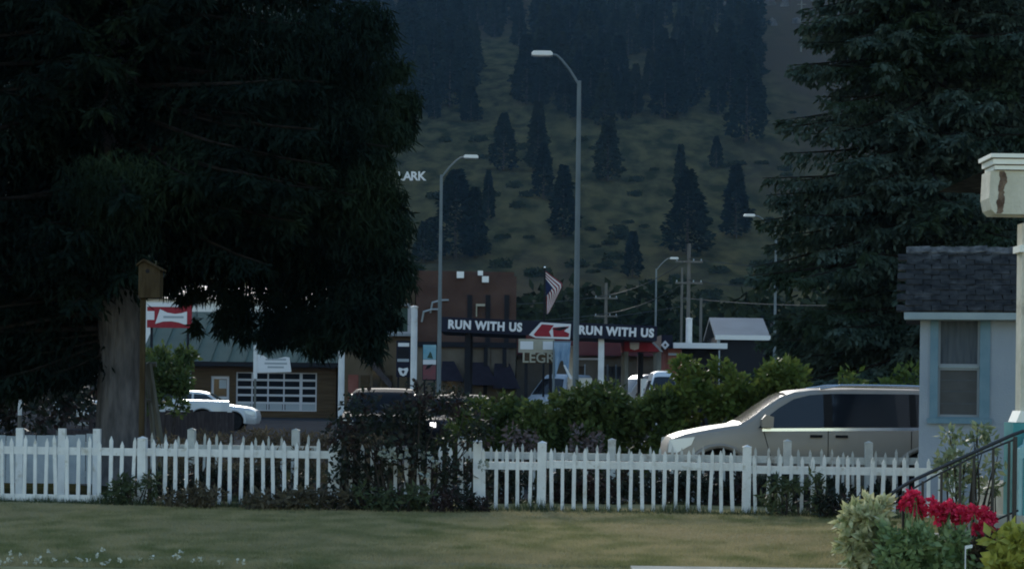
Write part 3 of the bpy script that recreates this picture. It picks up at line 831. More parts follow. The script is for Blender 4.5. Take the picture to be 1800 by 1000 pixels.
h_ = rg.uniform(0.04, 0.17, N) * (0.35 + cl_n)
d = unit(np.stack([rg.normal(0, .3, N), rg.normal(0, .3, N), np.ones(N)], -1)) * h_[:, None]
wv = unit(np.stack([rg.normal(size=N), rg.normal(size=N), np.zeros(N)], -1)) * 0.006
V = np.empty((N, 3, 3)); V[:, 0] = p - wv; V[:, 1] = p + wv; V[:, 2] = p + d
obj('long_grass', np_mesh('long_grass', V.reshape(-1, 3), np.arange(3 * N).reshape(N, 3), 'bed_leaf'), None, kind='stuff', label='long unmown grass along the foot of the picket fence', cat='grass')
# clover flowers along the near edge, on the left
N = 32
fx = rg.uniform(-20, 1, N) + 460 * rg.random(N) ** 1.5; fyy = 17.95 + 0.95 * rg.random(N) ** 1.8
far = rg.random(N) < 0.10
fyy[far] = rg.uniform(18.9, 22, far.sum())
fX = (fx - 900) * fyy / F
cl = [(x, y, float(lawn_z(x, y)) + rg.uniform(.03, .06), .010, .010, .010) for x, y in zip(fX, fyy)]
V, Fq = leaf_cloud(cl, 9, 0.026, 0.8, 79)
obj('clover_flowers', np_mesh('clover_flowers', V, Fq, 'white_petal'), None, kind='stuff', label='scattered tiny white clover flowers in the near lawn', cat='flowers')

# ================================================================== vehicles
def interp(prof, x):
    return float(np.interp(x, [p[0] for p in prof], [p[1] for p in prof]))
def build_car(name, loc, rz, L, W, prof, belt, wheels, wr, paint, windows, label, cat='car', k=0.33, bottom=0.24, ws=None, rw=None, headlight=None, trim=None, mirror=None, seams=(), handles=(), group=None, rails=None, taillight=None, front_light=None, pillars=None, glass='glass', arch=.075, light_mat='headlight'):
    """front at local x=0 pointing -x; side facing the camera is -y when rz=0"""
    root = thing(name, loc, label, cat, group, rz)
    def hw(x):
        s = abs(x - L / 2) / (L / 2)
        return W / 2 * (1 - 0.20 * s ** 7)
    def Hs(x, z):
        return hw(x) - 0.025 - k * max(0, z - interp(belt, x))
    xs = sorted(set([p[0] for p in prof] + [p[0] for p in belt] + list(np.linspace(0, L, 26))))
    m = MB(); n = 0; rings = []
    for x in xs:
        t, b = interp(prof, x), interp(belt, x)
        b = min(b, t - 0.03)
        w_ = hw(x)
        e = max(t - 0.09, b + 0.3 * (t - b))
        bt = bottom + (0.12 if x < 0.05 or x > L - 0.05 else 0)
        he = w_ - 0.025 - k * (e - b)
        half = [(w_ - .10, bt), (w_ - .02, bt + .14), (w_, bt + (b - bt) * .5), (w_ - .004, b - .07), (w_ - .025, b), (he, e), (he - .07, e + .7 * (t - e)), (he * .55, t - .006), (0, t)]
        ring = [(x, -y, z) for y, z in half] + [(x, y, z) for y, z in reversed(half[:-1])]
        rings.append(ring)
    n = len(rings[0])
    vs = [v for r in rings for v in r]
    fs = []
    for i in range(len(rings) - 1):
        for j in range(n):
            j2 = (j + 1) % n
            fs.append((i * n + j, i * n + j2, (i + 1) * n + j2, (i + 1) * n + j))
    fs.append(tuple(range(n))); fs.append(tuple((len(rings) - 1) * n + j for j in range(n)))
    m.add(vs, fs)
    body = m.mesh('body'); body.materials.append(MATS[paint])
    tmp = bpy.data.objects.new('tmp', body); COL.objects.link(tmp)
    cm = MB()
    for wx in wheels:
        cm.lathe_y([(wr + arch, -W), (wr + arch, W)], 32, (wx, 0, wr + .02))
    cut = bpy.data.objects.new('cut', cm.mesh('cut')); COL.objects.link(cut)
    md = tmp.modifiers.new('b', 'BOOLEAN'); md.operation = 'DIFFERENCE'; md.object = cut; md.solver = 'EXACT'
    dg = bpy.context.evaluated_depsgraph_get()
    me = bpy.data.meshes.new_from_object(tmp.evaluated_get(dg))
    if len(me.polygons) < 30: me = body.copy()
    bpy.data.objects.remove(tmp); bpy.data.objects.remove(cut)
    if not me.materials: me.materials.append(MATS[paint])
    bo = obj('body', me, paint, root, smooth=True, sharp=28)
    # dark well inside
    im = MB(); im.box(0.5, L - 0.4, -W / 2 + .3, W / 2 - .3, bottom + .03, interp(belt, L / 2) - .1); obj('underbody', im, 'black_plastic', root)
    for wx in wheels:
        for sg in (-1, 1):
            wm = MB(); y0 = sg * (W / 2 - 0.13)
            wm.lathe_y([(wr * .62, -.10), (wr * .93, -.105), (wr, -.07), (wr, .07), (wr * .93, .105), (wr * .62, .10)], 28, (wx, y0, wr))
            wo = obj('wheel', wm, 'rubber', root, smooth=True)
            rm = MB(); rm.lathe_y([(wr * .63, -.085 * 1), (wr * .6, -.06), (wr * .12, -.075), (wr * .1, .075), (wr * .6, .06), (wr * .63, .085)], 20, (wx, y0, wr))
            for s_ in range(5):
                a = s_ * 2 * math.pi / 5
                Mx = Matrix.Translation((wx, y0, wr)) @ Matrix.Rotation(a, 4, 'Y')
                rm.box(-.03, .03, -.098, .098, wr * .1, wr * .62, Mx)
            obj('rim', rm, 'rim', wo)
            am = MB()
            ap = [(wx + (wr + arch + .03) * math.cos(a), sg * (hw(wx) - .025), wr + .02 + (wr + arch + .03) * math.sin(a)) for a in np.linspace(R(-8), R(188), 18)]
            am.tube(ap, 0.045, 8); obj('wheel_arch', am, paint, root, smooth=True)
    def side_panel(poly, off, th, material, nm, sg, parent=root):
        mm = MB()
        vs = [(x, sg * (Hs(x, z) + off), z) for x, z in poly] + [(x, sg * (Hs(x, z) + off - th), z) for x, z in poly]
        q = len(poly)
        mm.add(vs, [tuple(range(q)), tuple(range(2 * q - 1, q - 1, -1))] + [(i, (i + 1) % q, q + (i + 1) % q, q + i) for i in range(q)])
        return obj(nm, mm, material, parent)
    if pillars:
        for poly in pillars:
            for sg in (-1, 1): side_panel(poly, 0.016, 0.03, 'black_plastic', 'window_pillar', sg)
    for poly in windows:
        for sg in (-1, 1): side_panel(poly, 0.020, 0.03, glass, 'window', sg)
    for nm, rng_ in (('windscreen', ws), ('rear_window', rw)):
        if not rng_: continue
        mm = MB(); vs = []
        st = np.linspace(rng_[0], rng_[1], 7)
        for x in st:
            t, b = interp(prof, x), interp(belt, x); e = max(t - .09, b + .3 * (t - b))
            he = hw(x) - .025 - k * max(0, e - b) - .09
            for a in (-1, -.55, 0, .55, 1):
                vs.append((x, a * he, t + .008 - (.03 if abs(a) == 1 else 0)))
        fs = [(i * 5 + j, i * 5 + j + 1, (i + 1) * 5 + j + 1, (i + 1) * 5 + j) for i in range(6) for j in range(4)]
        mm.add(vs, fs); obj(nm, mm, glass, root, smooth=True)
    if headlight:
        for sg in (-1, 1):
            mm = MB(); x0, x1, z0, z1 = headlight
            ptsl = []
            for (x, z) in [(x0, z0), (x0 + .02, z1 - .05), (x1, z1), (x1 - .05, (z0 + z1) / 2), (x0 + .14, z0)]:
                ptsl.append((x, z))
            vs = [(x, sg * (hw(x) + .006), z) for x, z in ptsl] + [(x + .02, sg * (hw(x) - .16), z) for x, z in ptsl]
            q = 5
            mm.add(vs, [tuple(range(q)), tuple(range(2 * q - 1, q - 1, -1))] + [(i, (i + 1) % q, q + (i + 1) % q, q + i) for i in range(q)])
            obj('headlight', mm, 'headlight', root)
    if front_light:
        for sg in (-1, 1):
            hl_ = .07 if light_mat == 'headlight_lit' else .12
            mm = MB(); mm.box(-.012, .05, sg * front_light[0] - hl_, sg * front_light[0] + hl_, front_light[1] - .06, front_light[1] + .06); obj('headlight', mm, light_mat, root)
        mm = MB(); mm.box(-.02, .05, -.45, .45, front_light[1] - .2, front_light[1] + .02); obj('grille', mm, 'black_plastic', root)
    if taillight:
        for sg in (-1, 1):
            mm = MB(); mm.box(L - .1, L + .005, sg * (W / 2 - .26), sg * (W / 2 - .12), taillight - .1, taillight + .12); obj('taillight', mm, 'sign_red', root)
    if trim:
        for sg in (-1, 1):
            side_panel([(trim[0], interp(belt, trim[0]) - .035), (trim[1], interp(belt, trim[1]) - .035), (trim[1], interp(belt, trim[1]) + .01), (trim[0], interp(belt, trim[0]) + .01)], .014, .03, 'chrome', 'belt_trim', sg)
    if mirror:
        for sg in (-1, 1):
            x, z = mirror; mm = MB()
            yy = sg * (Hs(x, z) + .14)
            mm.prism([(x - .10, z - .09), (x + .06, z - .10), (x + .07, z + .07), (x - .05, z + .10), (x - .11, z + .03)], yy - .09, yy + .09)
            mo = obj('mirror', mm, paint, root, smooth=True)
            m2 = MB(); m2.box(x - .03, x + .03, min(sg * Hs(x, z - .06), yy), max(sg * Hs(x, z - .06), yy), z - .09, z - .05); obj('mirror_arm', m2, 'black_plastic', mo)
    for (x0, z0, x1, z1) in seams:
        for sg in (-1, 1):
            dx = .006
            side_panel([(x0 - dx, z0), (x0 + dx, z0), (x1 + dx, z1), (x1 - dx, z1)], .006 + .022, .02, 'seam', 'door_seam', sg)
    for (x, z) in handles:
        for sg in (-1, 1):
            mm = MB(); y0 = sg * (hw(x) + .012); mm.box(x - .09, x + .09, y0 - .016, y0 + .016, z - .02, z + .02); obj('door_handle', mm, 'black_plastic' if paint != 'white_car' else paint, root)
    if rails:
        for sg in (-1, 1):
            pts_ = [(x, sg * (Hs(x, interp(prof, x) - .09) - .05), interp(prof, x) + (.035 if rails[0] < x < rails[1] else -.01)) for x in np.linspace(rails[0], rails[1], 8)]
            mm = MB(); mm.tube(pts_, .018, 6); obj('roof_rail', mm, 'chrome', root)
    return root

# gold-silver minivan
VY = 31.45
vx = GX(1171, 30.6, 0.7)
van = build_car('minivan', (vx, VY, 0.0), 0.0, 5.13, 1.94,
    [(0, .66), (.04, .86), (.10, .955), (.3, 1.03), (.7, 1.115), (1.06, 1.175), (1.22, 1.265), (1.5, 1.485), (1.72, 1.63), (1.92, 1.70), (2.2, 1.735), (2.8, 1.755), (3.8, 1.75), (4.7, 1.70), (4.95, 1.62), (5.08, 1.1), (5.13, .7)],
    [(0, .60), (.12, .86), (.4, .955), (.8, 1.03), (1.1, 1.08), (1.4, 1.10), (2.0, 1.115), (3.0, 1.13), (4.0, 1.145), (4.9, 1.15), (5.13, .66)],
    (0.80, 3.88), 0.335, 'van_paint',
    [[(1.36, 1.115), (1.50, 1.12), (1.50, 1.27)], [(1.54, 1.12), (2.34, 1.13), (2.34, 1.645), (2.14, 1.63), (1.9, 1.565), (1.68, 1.43), (1.54, 1.32)],
     [(2.47, 1.14), (3.62, 1.15), (3.62, 1.66), (2.47, 1.655)], [(3.72, 1.155), (4.7, 1.165), (4.62, 1.60), (3.72, 1.66)]],
    'gold silver minivan with dark windows parked behind the picket fence', 'minivan', k=0.30,
    ws=(1.12, 1.80), headlight=(.03, .42, .72, .965), trim=(1.42, 4.0), mirror=(1.50, 1.22), seams=((1.62, .42, 1.44, 1.06), (2.40, .42, 2.40, 1.08), (3.64, .75, 3.64, 1.09)), handles=((2.22, 1.0), (2.6, 1.0)), rails=(2.3, 4.6), pillars=[[(2.335, 1.13), (2.475, 1.135), (2.475, 1.655), (2.335, 1.645)], [(3.615, 1.15), (3.725, 1.15), (3.725, 1.66), (3.615, 1.66)], [(1.49, 1.12), (1.55, 1.12), (1.55, 1.29), (1.49, 1.26)]], arch=.115)

van.scale = (1, 1, 0.967)
SUVP = [(0, .62), (.06, .80), (.3, .92), (.9, 1.0), (1.15, 1.04), (1.75, 1.45), (2.1, 1.56), (3.2, 1.58), (3.9, 1.48), (4.25, 1.1), (4.35, .75)]
SUVB = [(0, .58), (.3, .84), (1.1, .96), (2.0, .99), (3.9, 1.05), (4.35, .7)]
SUVW = [[(1.38, 1.02), (2.3, 1.03), (2.3, 1.44), (1.85, 1.41), (1.5, 1.16)], [(2.38, 1.03), (3.7, 1.07), (3.5, 1.40), (2.38, 1.45)]]
VANP = [(0, .8), (.05, 1.1), (.35, 1.25), (.7, 1.35), (1.5, 2.2), (1.8, 2.4), (2.2, 2.45), (4.7, 2.42), (4.85, 2.2), (4.9, .9)]
VANB = [(0, .7), (.35, 1.15), (.8, 1.3), (4.8, 1.35), (4.9, .8)]
VANW = [[(1.15, 1.4), (2.0, 1.4), (2.0, 2.05), (1.65, 2.05)], [(2.1, 1.4), (3.0, 1.4), (3.0, 2.05), (2.1, 2.05)]]
# white hatchback facing right before the log bar
CY = 76.0
cx = GX(455, CY, 0.5)
build_car('white_car', (cx, CY, -.012), math.pi + 0.0, 4.35, 1.8, [(p[0], p[1] * .92) for p in SUVP], [(p[0], p[1] * .92) for p in SUVB], (.82, 3.45), .31, 'white_car', [[(x, z * .92) for x, z in q] for q in SUVW], 'white hatchback with dark windows parked before the log bar', ws=(1.2, 1.8), headlight=(.03, .42, .56, .74), mirror=(1.55, .93))
# dark SUV nose-on behind the bush
build_car('dark_suv', (GX(668, 50, .8), 49.0, -.005), math.pi / 2, 4.7, 1.9, [(p[0] * 1.08, p[1] * 1.02) for p in SUVP], [(p[0] * 1.08, p[1] * 1.02) for p in SUVB], (.9, 3.7), .37, 'dark_car', [[(x * 1.08, z * 1.02) for x, z in q] for q in SUVW], 'dark blue SUV facing the lawn behind the tangled bush', 'suv', glass='dark_glass', ws=(1.28, 1.95), front_light=(.7, .78))
build_car('dark_car', (GX(808, 52, .8), 50.5, -.005), math.pi / 2, 4.35, 1.8, [(p[0], p[1] * .93) for p in SUVP], [(p[0], p[1] * .93) for p in SUVB], (.82, 3.45), .33, 'dark_car', [[(x, z * .93) for x, z in q] for q in SUVW], 'low dark car with a shining headlight behind the tangled bush', glass='dark_glass', ws=(1.2, 1.8), front_light=(.62, .72), light_mat='headlight_lit')
# vehicles under and beside the canopy
build_car('white_van', (GX(1064, 99.5, 1.6), 99.5, -.012), 0.45, 4.9, 1.95, VANP, VANB, (.9, 3.9), .36, 'white_car', VANW, 'white delivery van parked beyond the white canopy column', 'van', ws=(.75, 1.5), front_light=(.66, .9))
build_car('grey_van', (GX(948, 101.5, 1.6), 101.5, -.012), math.pi / 2 - .5, 4.9, 1.95, VANP, VANB, (.9, 3.9), .36, 'grey_car', VANW, 'grey blue van parked left of the hanging blue cloth', 'van', ws=(.75, 1.5), front_light=(.66, .9))
build_car('white_truck', (GX(1171, 80, .8), 80, -.012), math.pi / 2, 4.9, 1.5, VANP, VANB, (.9, 3.9), .36, 'white_car', VANW, 'white panel truck seen nose-on beside the red brick wall', 'truck', ws=(.75, 1.5), front_light=(.5, .9))
build_car('white_pickup', (GX(137, 70, .8), 70, -.012), 0.15, 5.2, 1.9, [(0, .75), (.06, 1.0), (.4, 1.08), (1.2, 1.12), (1.4, 1.18), (1.95, 1.7), (2.3, 1.78), (3.2, 1.76), (3.5, 1.15), (5.1, 1.12), (5.2, .8)], [(0, .7), (.4, 1.0), (1.3, 1.08), (3.4, 1.1), (5.1, 1.05), (5.2, .75)], (.95, 4.2), .38, 'white_car', [[(1.6, 1.15), (2.4, 1.15), (2.4, 1.62), (2.05, 1.6)], [(2.46, 1.15), (3.2, 1.15), (3.15, 1.62), (2.46, 1.62)]], 'white pickup half hidden behind the spruce trunk', 'pickup', ws=(1.45, 2.05), headlight=(.03, .3, .8, .98))

# ================================================================== little blue house on the right
HY0 = 27.2
hc = GX(1616, HY0, 1.6)
hang_ = -math.atan2(hc, HY0)
root = thing('blue_house', (hc, HY0, 0), 'pale blue little house with dark shingle roof and teal window frame', 'house', rz=hang_)
HW, HD, EAVE, RID = 5.0, 2.6, 2.80, 3.58
def hloc(px, py):
    """local (x,z) on the house front for a pixel"""
    dirv = Vector(P(px, py, 1.0)) - Vector((0, 0, EYE))
    n_ = Vector((math.sin(-hang_), math.cos(-hang_), 0))
    n_ = Vector((-math.sin(hang_), math.cos(hang_), 0))
    t = (Vector((hc, HY0, 0)) - Vector((0, 0, EYE))).dot(n_) / dirv.dot(n_)
    q = Vector((0, 0, EYE)) + dirv * t - Vector((hc, HY0, 0))
    return q.dot(Vector((math.cos(hang_), math.sin(hang_), 0))), q.z
wx0, wz1 = hloc(1650, 560); wx1, wz0 = hloc(1721, 733)
ox0, oz1 = hloc(1636, 546); ox1, oz0 = hloc(1739, 745)
def wall_with_hole(W_, H_, hx0, hx1, hz0, hz1, th):
    m = MB()
    m.box(0, hx0, 0, th, -0.05, H_); m.box(hx1, W_, 0, th, -0.05, H_)
    m.box(hx0, hx1, 0, th, -0.05, hz0); m.box(hx0, hx1, 0, th, hz1, H_)
    return m
obj('front_wall', wall_with_hole(HW, EAVE - .02, wx0 - .02, wx1 + .02, wz0 - .02, wz1 + .02, 0.12), 'house_wall', root)
m = MB(); m.prism([(0.121, -.05), (HD, -.05), (HD, EAVE - .03), (HD / 2, RID - .1), (0.121, EAVE - .03)], 0, 0.12, 'x'); obj('side_wall', m, 'house_wall', root)
m = MB(); m.box(0.121, HW, HD - .12, HD - .001, -.05, EAVE - .03); obj('back_wall', m, 'house_wall', root)
m = MB(); m.prism([(0.121, -.05), (HD - .121, -.05), (HD - .121, EAVE - .03), (HD / 2, RID - .1), (0.121, EAVE - .03)], HW - .12, HW, 'x'); obj('side_wall', m, 'house_wall', root)
win = MB(); win.box(wx0 - .018, wx1 + .018, .075, .085, wz0 - .018, wz1 + .018)
wn = obj('window', win, 'house_glass', root)
# casing in four boards, two sashes, meeting rail, curtain
for nm, a in (('casing', (ox0, wx0, oz0 + .07, oz1)), ('casing', (wx1, ox1, oz0 + .07, oz1)), ('casing', (wx0, wx1, wz1, oz1))):
    m = MB(); m.box(a[0], a[1], -.025, -.001, a[2], a[3]); obj(nm, m, 'teal_trim', wn)
m = MB(); m.box(ox0 - .03, ox1 + .03, -.06, -.001, oz0, oz0 + .068); obj('sill', m, 'teal_trim', wn)
m = MB(); m.box(wx0, wx1, -.02, -.001, oz0 + .07, wz0); obj('casing', m, 'teal_trim', wn)
mz = hloc(1690, 645)[1]
for (a, b, y) in ((wz0, mz - .012, .045), (mz + .012, wz1, .03)):
    m = MB(); s = .03
    m.box(wx0, wx0 + s, y, y + .028, a, b); m.box(wx1 - s, wx1, y, y + .028, a, b); m.box(wx0 + s, wx1 - s, y, y + .028, a, a + s); m.box(wx0 + s, wx1 - s, y, y + .028, b - s, b)
    obj('sash', m, 'sash', wn)
m = MB(); m.box(wx0 + .005, wx1 - .005, .022, .06, mz - .011, mz + .011); obj('meeting_rail', m, 'fascia_paint', wn)
m = MB()
n_ = 24
cv, cf = [], []
for i in range(n_ + 1):
    x = wx0 + (wx1 - wx0) * i / n_; y = .068 + .004 * math.sin(i * 1.7)
    cv += [(x, y, mz + .02), (x, y, wz1)]
for i in range(n_): cf.append((2 * i, 2 * i + 2, 2 * i + 3, 2 * i + 1))
m.add(cv, cf); obj('curtain', m, 'curtain', wn)
m = MB(); m.box(wx0 + .005, wx1 - .005, .071, .0745, wz0 + .005, mz - .012); obj('blind', m, 'blind', wn)
for zz in (wz0 + .17, wz0 + .33, wz0 + .48):
    m = MB(); m.box(wx0 + .03, wx1 - .03, .066, .0705, zz, zz + .012); obj('blind_slat', m, 'curtain', wn)
# roof slab, fascia, shingles
ov, fo = 0.20, 0.20
sl = math.atan2(RID - EAVE, HD / 2)
zf = EAVE - fo * math.tan(sl)
m = MB(); m.prism([(-fo, zf), (HD / 2, RID), (HD + fo, zf), (HD + fo, zf - .06), (HD / 2, RID - .07), (-fo, zf - .06)], -ov, HW + .2, 'x')
rf = obj('roof', m, 'shingle', root)
m = MB(); m.box(-ov - .01, HW + .2, -fo - .032, -fo - .004, zf - .085, zf + .005); obj('fascia', m, 'fascia_paint', rf)
m = MB(); m.box(-ov, HW + .19, -fo, -.001, zf - .09, zf - .07); obj('soffit', m, 'fascia_paint', rf)
SLEN = math.hypot(HD / 2 + fo, RID - zf)
ncour = 12; cl_ = SLEN / ncour
sv = MB(); sw = 0.23
sv.box(-sw / 2, sw / 2, 0, cl_ * 1.25, 0.0, 0.026)
sme = sv.mesh('shingle'); sme.materials.append(MATS['shingle'])
rnd = random.Random(15)
for c in range(ncour):
    x = -ov + (0.0 if c % 2 else -sw / 2) + sw / 2
    while x < 2.3:
        o = bpy.data.objects.new('shingle', sme); COL.objects.link(o); o.parent = rf
        s0 = c * cl_ + rnd.uniform(-.008, .008) - .02
        o.location = (x, -fo + s0 * math.cos(sl), zf + s0 * math.sin(sl) + .012 + rnd.uniform(0, .006))
        o.rotation_euler = (sl - .045, rnd.gauss(0, .006), rnd.gauss(0, .008))
        o.scale = (rnd.uniform(.92, .985), 1, rnd.uniform(.8, 1.5))
        x += sw
cm_ = MB(); cm_.prism([(-.11, -.055), (0, .02), (.11, -.055), (.11, -.04), (0, .042), (-.11, -.04)], 0, .17, 'x')
cme = cm_.mesh('ridge_cap'); cme.materials.append(MATS['ridge_cap'])
x = -ov
while x < 2.3:
    o = bpy.data.objects.new('ridge_cap', cme); COL.objects.link(o); o.parent = rf
    o.location = (x, HD / 2, RID + .02 + rnd.uniform(0, .03)); o.rotation_euler = (0, rnd.gauss(-.05, .08), rnd.gauss(0, .05)); x += .155
m = MB(); m.box(2.3, HW + .19, -fo, HD / 2, 0, .02)

# ================================================================== near porch (right edge)
PY = 18.0
px0 = GX(1734, PY, 3.5)
root = thing('porch', (GX(1781, PY, .8), PY, 0), 'old cream and teal porch corner with peeling paint on the beam', 'porch')
ox = root.location.x
bz0, bz1 = GZ(1745, 376, PY), GZ(1745, 300, PY)
bL = GX(1741, PY, 3.4) - ox
m = MB(); m.prism([(bL + .05, bz0), (4, bz0), (4, bz1), (bL, bz1), (bL - .01, bz0 + .14), (bL + .01, bz0 + .04)], .0, .34, 'y')
bm1 = obj('beam', m, 'cream_paint', root)
zz = bz1 + .002
for i, (dx, h) in enumerate(((.028, .045), (.05, .055), (.075, .045))):
    m = MB(); m.box(bL - dx + .06, 4, -dx, .34 + dx, zz + .006, zz + h - .004); obj('cornice', m, 'cream_trim', root); 
    m = MB(); m.box(bL - dx + .09, 3.99, -dx + .03, .34 + dx - .03, zz - .01, zz + .006); obj('cornice_groove', m, 'peeled_wood', root)
    zz += h
m = MB(); m.prism([(bL + .25, zz), (4, zz), (4, zz + .42), (bL + .95, zz + .2)], .3, 3.5, 'y'); obj('roof', m, 'shingle', root)
# peeled strip
pxa = GX(1762, PY, 3.4) - ox
m = MB(); rnd = random.Random(3)
lft = [(pxa - .05 + .006 * math.sin(i * .9) + rnd.uniform(-.005, .005), bz0 + .004 + (bz1 - bz0 - .01) * i / 20) for i in range(21)]
rgt = [(x + .055 + .012 * math.sin(z * 31) + rnd.uniform(-.008, .008), z) for x, z in reversed(lft)]
lft = [(x + .028 * (z - bz0) / .4, z) for x, z in lft]; rgt = [(x + .028 * (z - bz0) / .4, z) for x, z in rgt]
m.prism(lft + rgt, -.004, .004, 'y'); obj('peeled_patch', m, 'peeled_wood', bm1)
# column, pedestal and knee wall
c0 = GX(1793, PY, 2) - ox; kz = GZ(1790, 742, PY)
m = MB(); m.box(c0 + .03, c0 + .22, .08, .27, kz + .1, bz0 - .07); co = obj('column', m, 'cream_paint', root)
m = MB(); m.box(c0 + .0, c0 + .25, .05, .30, GZ(1790, 436, PY) - .03, GZ(1790, 436, PY) + .03); obj('capital', m, 'cream_trim', co)
m = MB(); m.prism([(c0 - .02, kz), (c0 + .27, kz), (c0 + .23, kz + .10), (c0 + .02, kz + .10)], .03, .32, 'y'); obj('base', m, 'cream_trim', co)
m = MB(); m.box(0, .45, .03, .36, -.05, kz - .004); obj('knee_wall', m, 'porch_teal', root)
g0 = GX(1789, PY - .1, .8) - ox
m = MB(); m.prism([(g0, .22), (g0 + .8, .22), (g0 + .8, 1.30), (g0 + .10, 1.30), (g0 + .06, 1.22), (g0 + .05, 1.18), (g0, 1.14)], -.12, -.04, 'y'); gp = obj('gate_panel', m, 'porch_pale_teal', root)
m = MB(); m.box(g0 + .04, g0 + .75, -.135, -.121, .3, 1.06); obj('panel_inset', m, 'porch_teal', gp)
m = MB(); m.box(-1.0, 3.5, -.30, -.14, -.05, .40); m.box(-.55, 3.5, -.1405, .02, -.05, .56); obj('step', m, 'concrete', root)
m = MB(); m.box(.46, 4, .33, 3.4, -.05, .72); obj('floor', m, 'concrete', root)
m = MB(); m.box(2.6, 4.2, 1.5, 5, -.05, 4.4); obj('house_wall', m, 'cream_paint', root)
# iron handrail down the steps
RY = 17.6
root = thing('handrail', (GX(1562, RY, .3), RY, 0), 'black iron handrail sloping down above the red flowers', 'handrail')
ox = root.location.x
def RP(px, py): 
    q = P(px, py, RY); return (q.x - ox, 0, q.z)
m = MB(); m.tube([RP(1565, 868), RP(1600, 846), RP(1700, 800), RP(1780, 764), RP(1800, 757)], .016, 8); obj('top_rail', m, 'iron', root, smooth=True)
m = MB(); m.tube([RP(1580, 873), RP(1640, 838), RP(1720, 798), RP(1785, 771)], .009, 8); obj('lower_rail', m, 'iron', root, smooth=True)
m = MB()
spi = [RP(1566, 868)]
c = Vector(RP(1572, 877))
for i in range(14):
    a = R(100 + i * 28); r = .05 * (1 - i / 18)
    spi.append((c.x + r * math.cos(a), 0, c.z + r * math.sin(a)))
m.tube(spi, .010, 6); obj('scroll', m, 'iron', root, smooth=True)
for px, py in ((1562, 872), (1588, 862), (1622, 845), (1655, 830), (1688, 814), (1712, 803), (1746, 788), (1774, 775)):
    q = RP(px, py); m = MB(); r = .015 if px == 1562 else .010
    m.box(q[0] - r, q[0] + r, -r, r, .0 if px == 1562 else .05, q[2]); obj('baluster', m, 'iron', root)
m = MB(); q0 = RP(1562, 980); q1 = RP(1790, 900)
m.tube([(q0[0], 0, .12), (q1[0], 0, .62)], .010, 6); obj('bottom_rail', m, 'iron', root)
q1 = RP(1784, 800); m = MB(); m.box(q1[0] - .016, q1[0] + .016, -.016, .016, .0, RP(1784, 765)[2] - .01); obj('baluster', m, 'iron', root)

# garden at the porch foot
def gclumps(lst, Y, px_ref):
    X0 = GX(px_ref, Y, .5)
    return [((P(px, py, Y + dy).x - X0), dy, P(px, py, Y + dy).z - 0.02, r, r * .8, r * .9) for px, py, dy, r in lst]
GY = 17.3
rr = random.Random(5)
shrub('variegated_bush', 1525, GY, 0.02, gclumps([(rr.uniform(1498, 1556), rr.uniform(898, 985), rr.uniform(-.15, .15), rr.uniform(.06, .11)) for _ in range(26)] + [(1530, 885, 0, .07), (1505, 915, 0, .08), (1490, 960, 0, .07), (1550, 890, 0, .06)], GY, 1525), 60, .105, 'pale_leaf', 'pale variegated bush at the lawn corner below the iron handrail', 'shrub', 301, stems=14, width=.45, fill=.2)
shrub('leafy_bush', 1630, GY - .35, 0.02, gclumps([(rr.uniform(1560, 1700), rr.uniform(935, 1010), rr.uniform(-.15, .15), rr.uniform(.06, .12)) for _ in range(34)], GY - .35, 1630), 85, .08, 'garden_leaf', 'mid green leafy bush under the red geranium blooms', 'shrub', 302, stems=14, width=.5, fill=.2)
shrub('dark_bush', 1715, GY - .2, 0.02, gclumps([(rr.uniform(1690, 1760), rr.uniform(950, 1010), rr.uniform(-.1, .1), rr.uniform(.06, .1)) for _ in range(16)], GY - .2, 1715), 70, .06, 'dry_plant', 'brownish dark plant between the green bush and lime foliage', 'shrub', 303, stems=8, width=.4, fill=.2)
shrub('lime_bush', 1780, GY - .5, 0.02, gclumps([(rr.uniform(1755, 1830), rr.uniform(945, 1010), rr.uniform(-.12, .12), rr.uniform(.06, .11)) for _ in range(24)], GY - .5, 1780), 60, .11, 'lime_leaf', 'bright lime yellow leafy bush before the porch panel', 'shrub', 304, stems=8, width=.55, fill=.2)
shrub('tall_plant', 1700, GY + .9, 0.02, gclumps([(rr.uniform(1650, 1765), rr.uniform(800, 920), rr.uniform(-.15, .15), rr.uniform(.05, .1)) for _ in range(30)] + [(1675, 765, 0, .08), (1660, 768, 0, .05), (1690, 770, 0, .06), (1725, 755, 0, .08), (1740, 770, 0, .07), (1715, 775, 0, .07), (1735, 790, 0, .07), (1668, 780, 0, .05)], GY + .9, 1700), 24, .075, 'tall_leaf', 'tall leafy stems growing behind the iron handrail', 'plant', 305, stems=26, width=.4, fill=.2)
# geraniums: several red heads above their stems
for i, (px, py, rad_, lab) in enumerate([(1620, 887, (36, 24), 'large red geranium cluster beside the handrail foot'), (1676, 905, (30, 20), 'small red geranium cluster between the two larger ones'), (1720, 920, (36, 28), 'red geranium cluster nearest the porch panel')]):
    cl = [(px + rr.uniform(-1, 1) * rad_[0] * .85, py + rr.uniform(-1, 1) * rad_[1] * .85, rr.uniform(-.08, .08), rr.uniform(.028, .05)) for _ in range(17)]
    root = shrub('geranium', px, GY - .1, 0.02, gclumps(cl, GY - .1, px), 45, .04, 'red_petal', lab, 'flowers', 310 + i, stems=14, width=.8, fill=.3, stem_mat='garden_leaf')
m = MB(); q = P(1705, 962, GY - .6); m.prism([(-.03, .0), (-.022, .0), (-.022, .35), (.03, .36), (.03, .385), (-.03, .375)], -.006, .006, 'y')
obj('plant_marker', m, 'white_paint', loc=(GX(1702, GY - .6, .1), GY - .6, q.z - .36), label='small white bent plant marker in the dark plants', cat='marker')

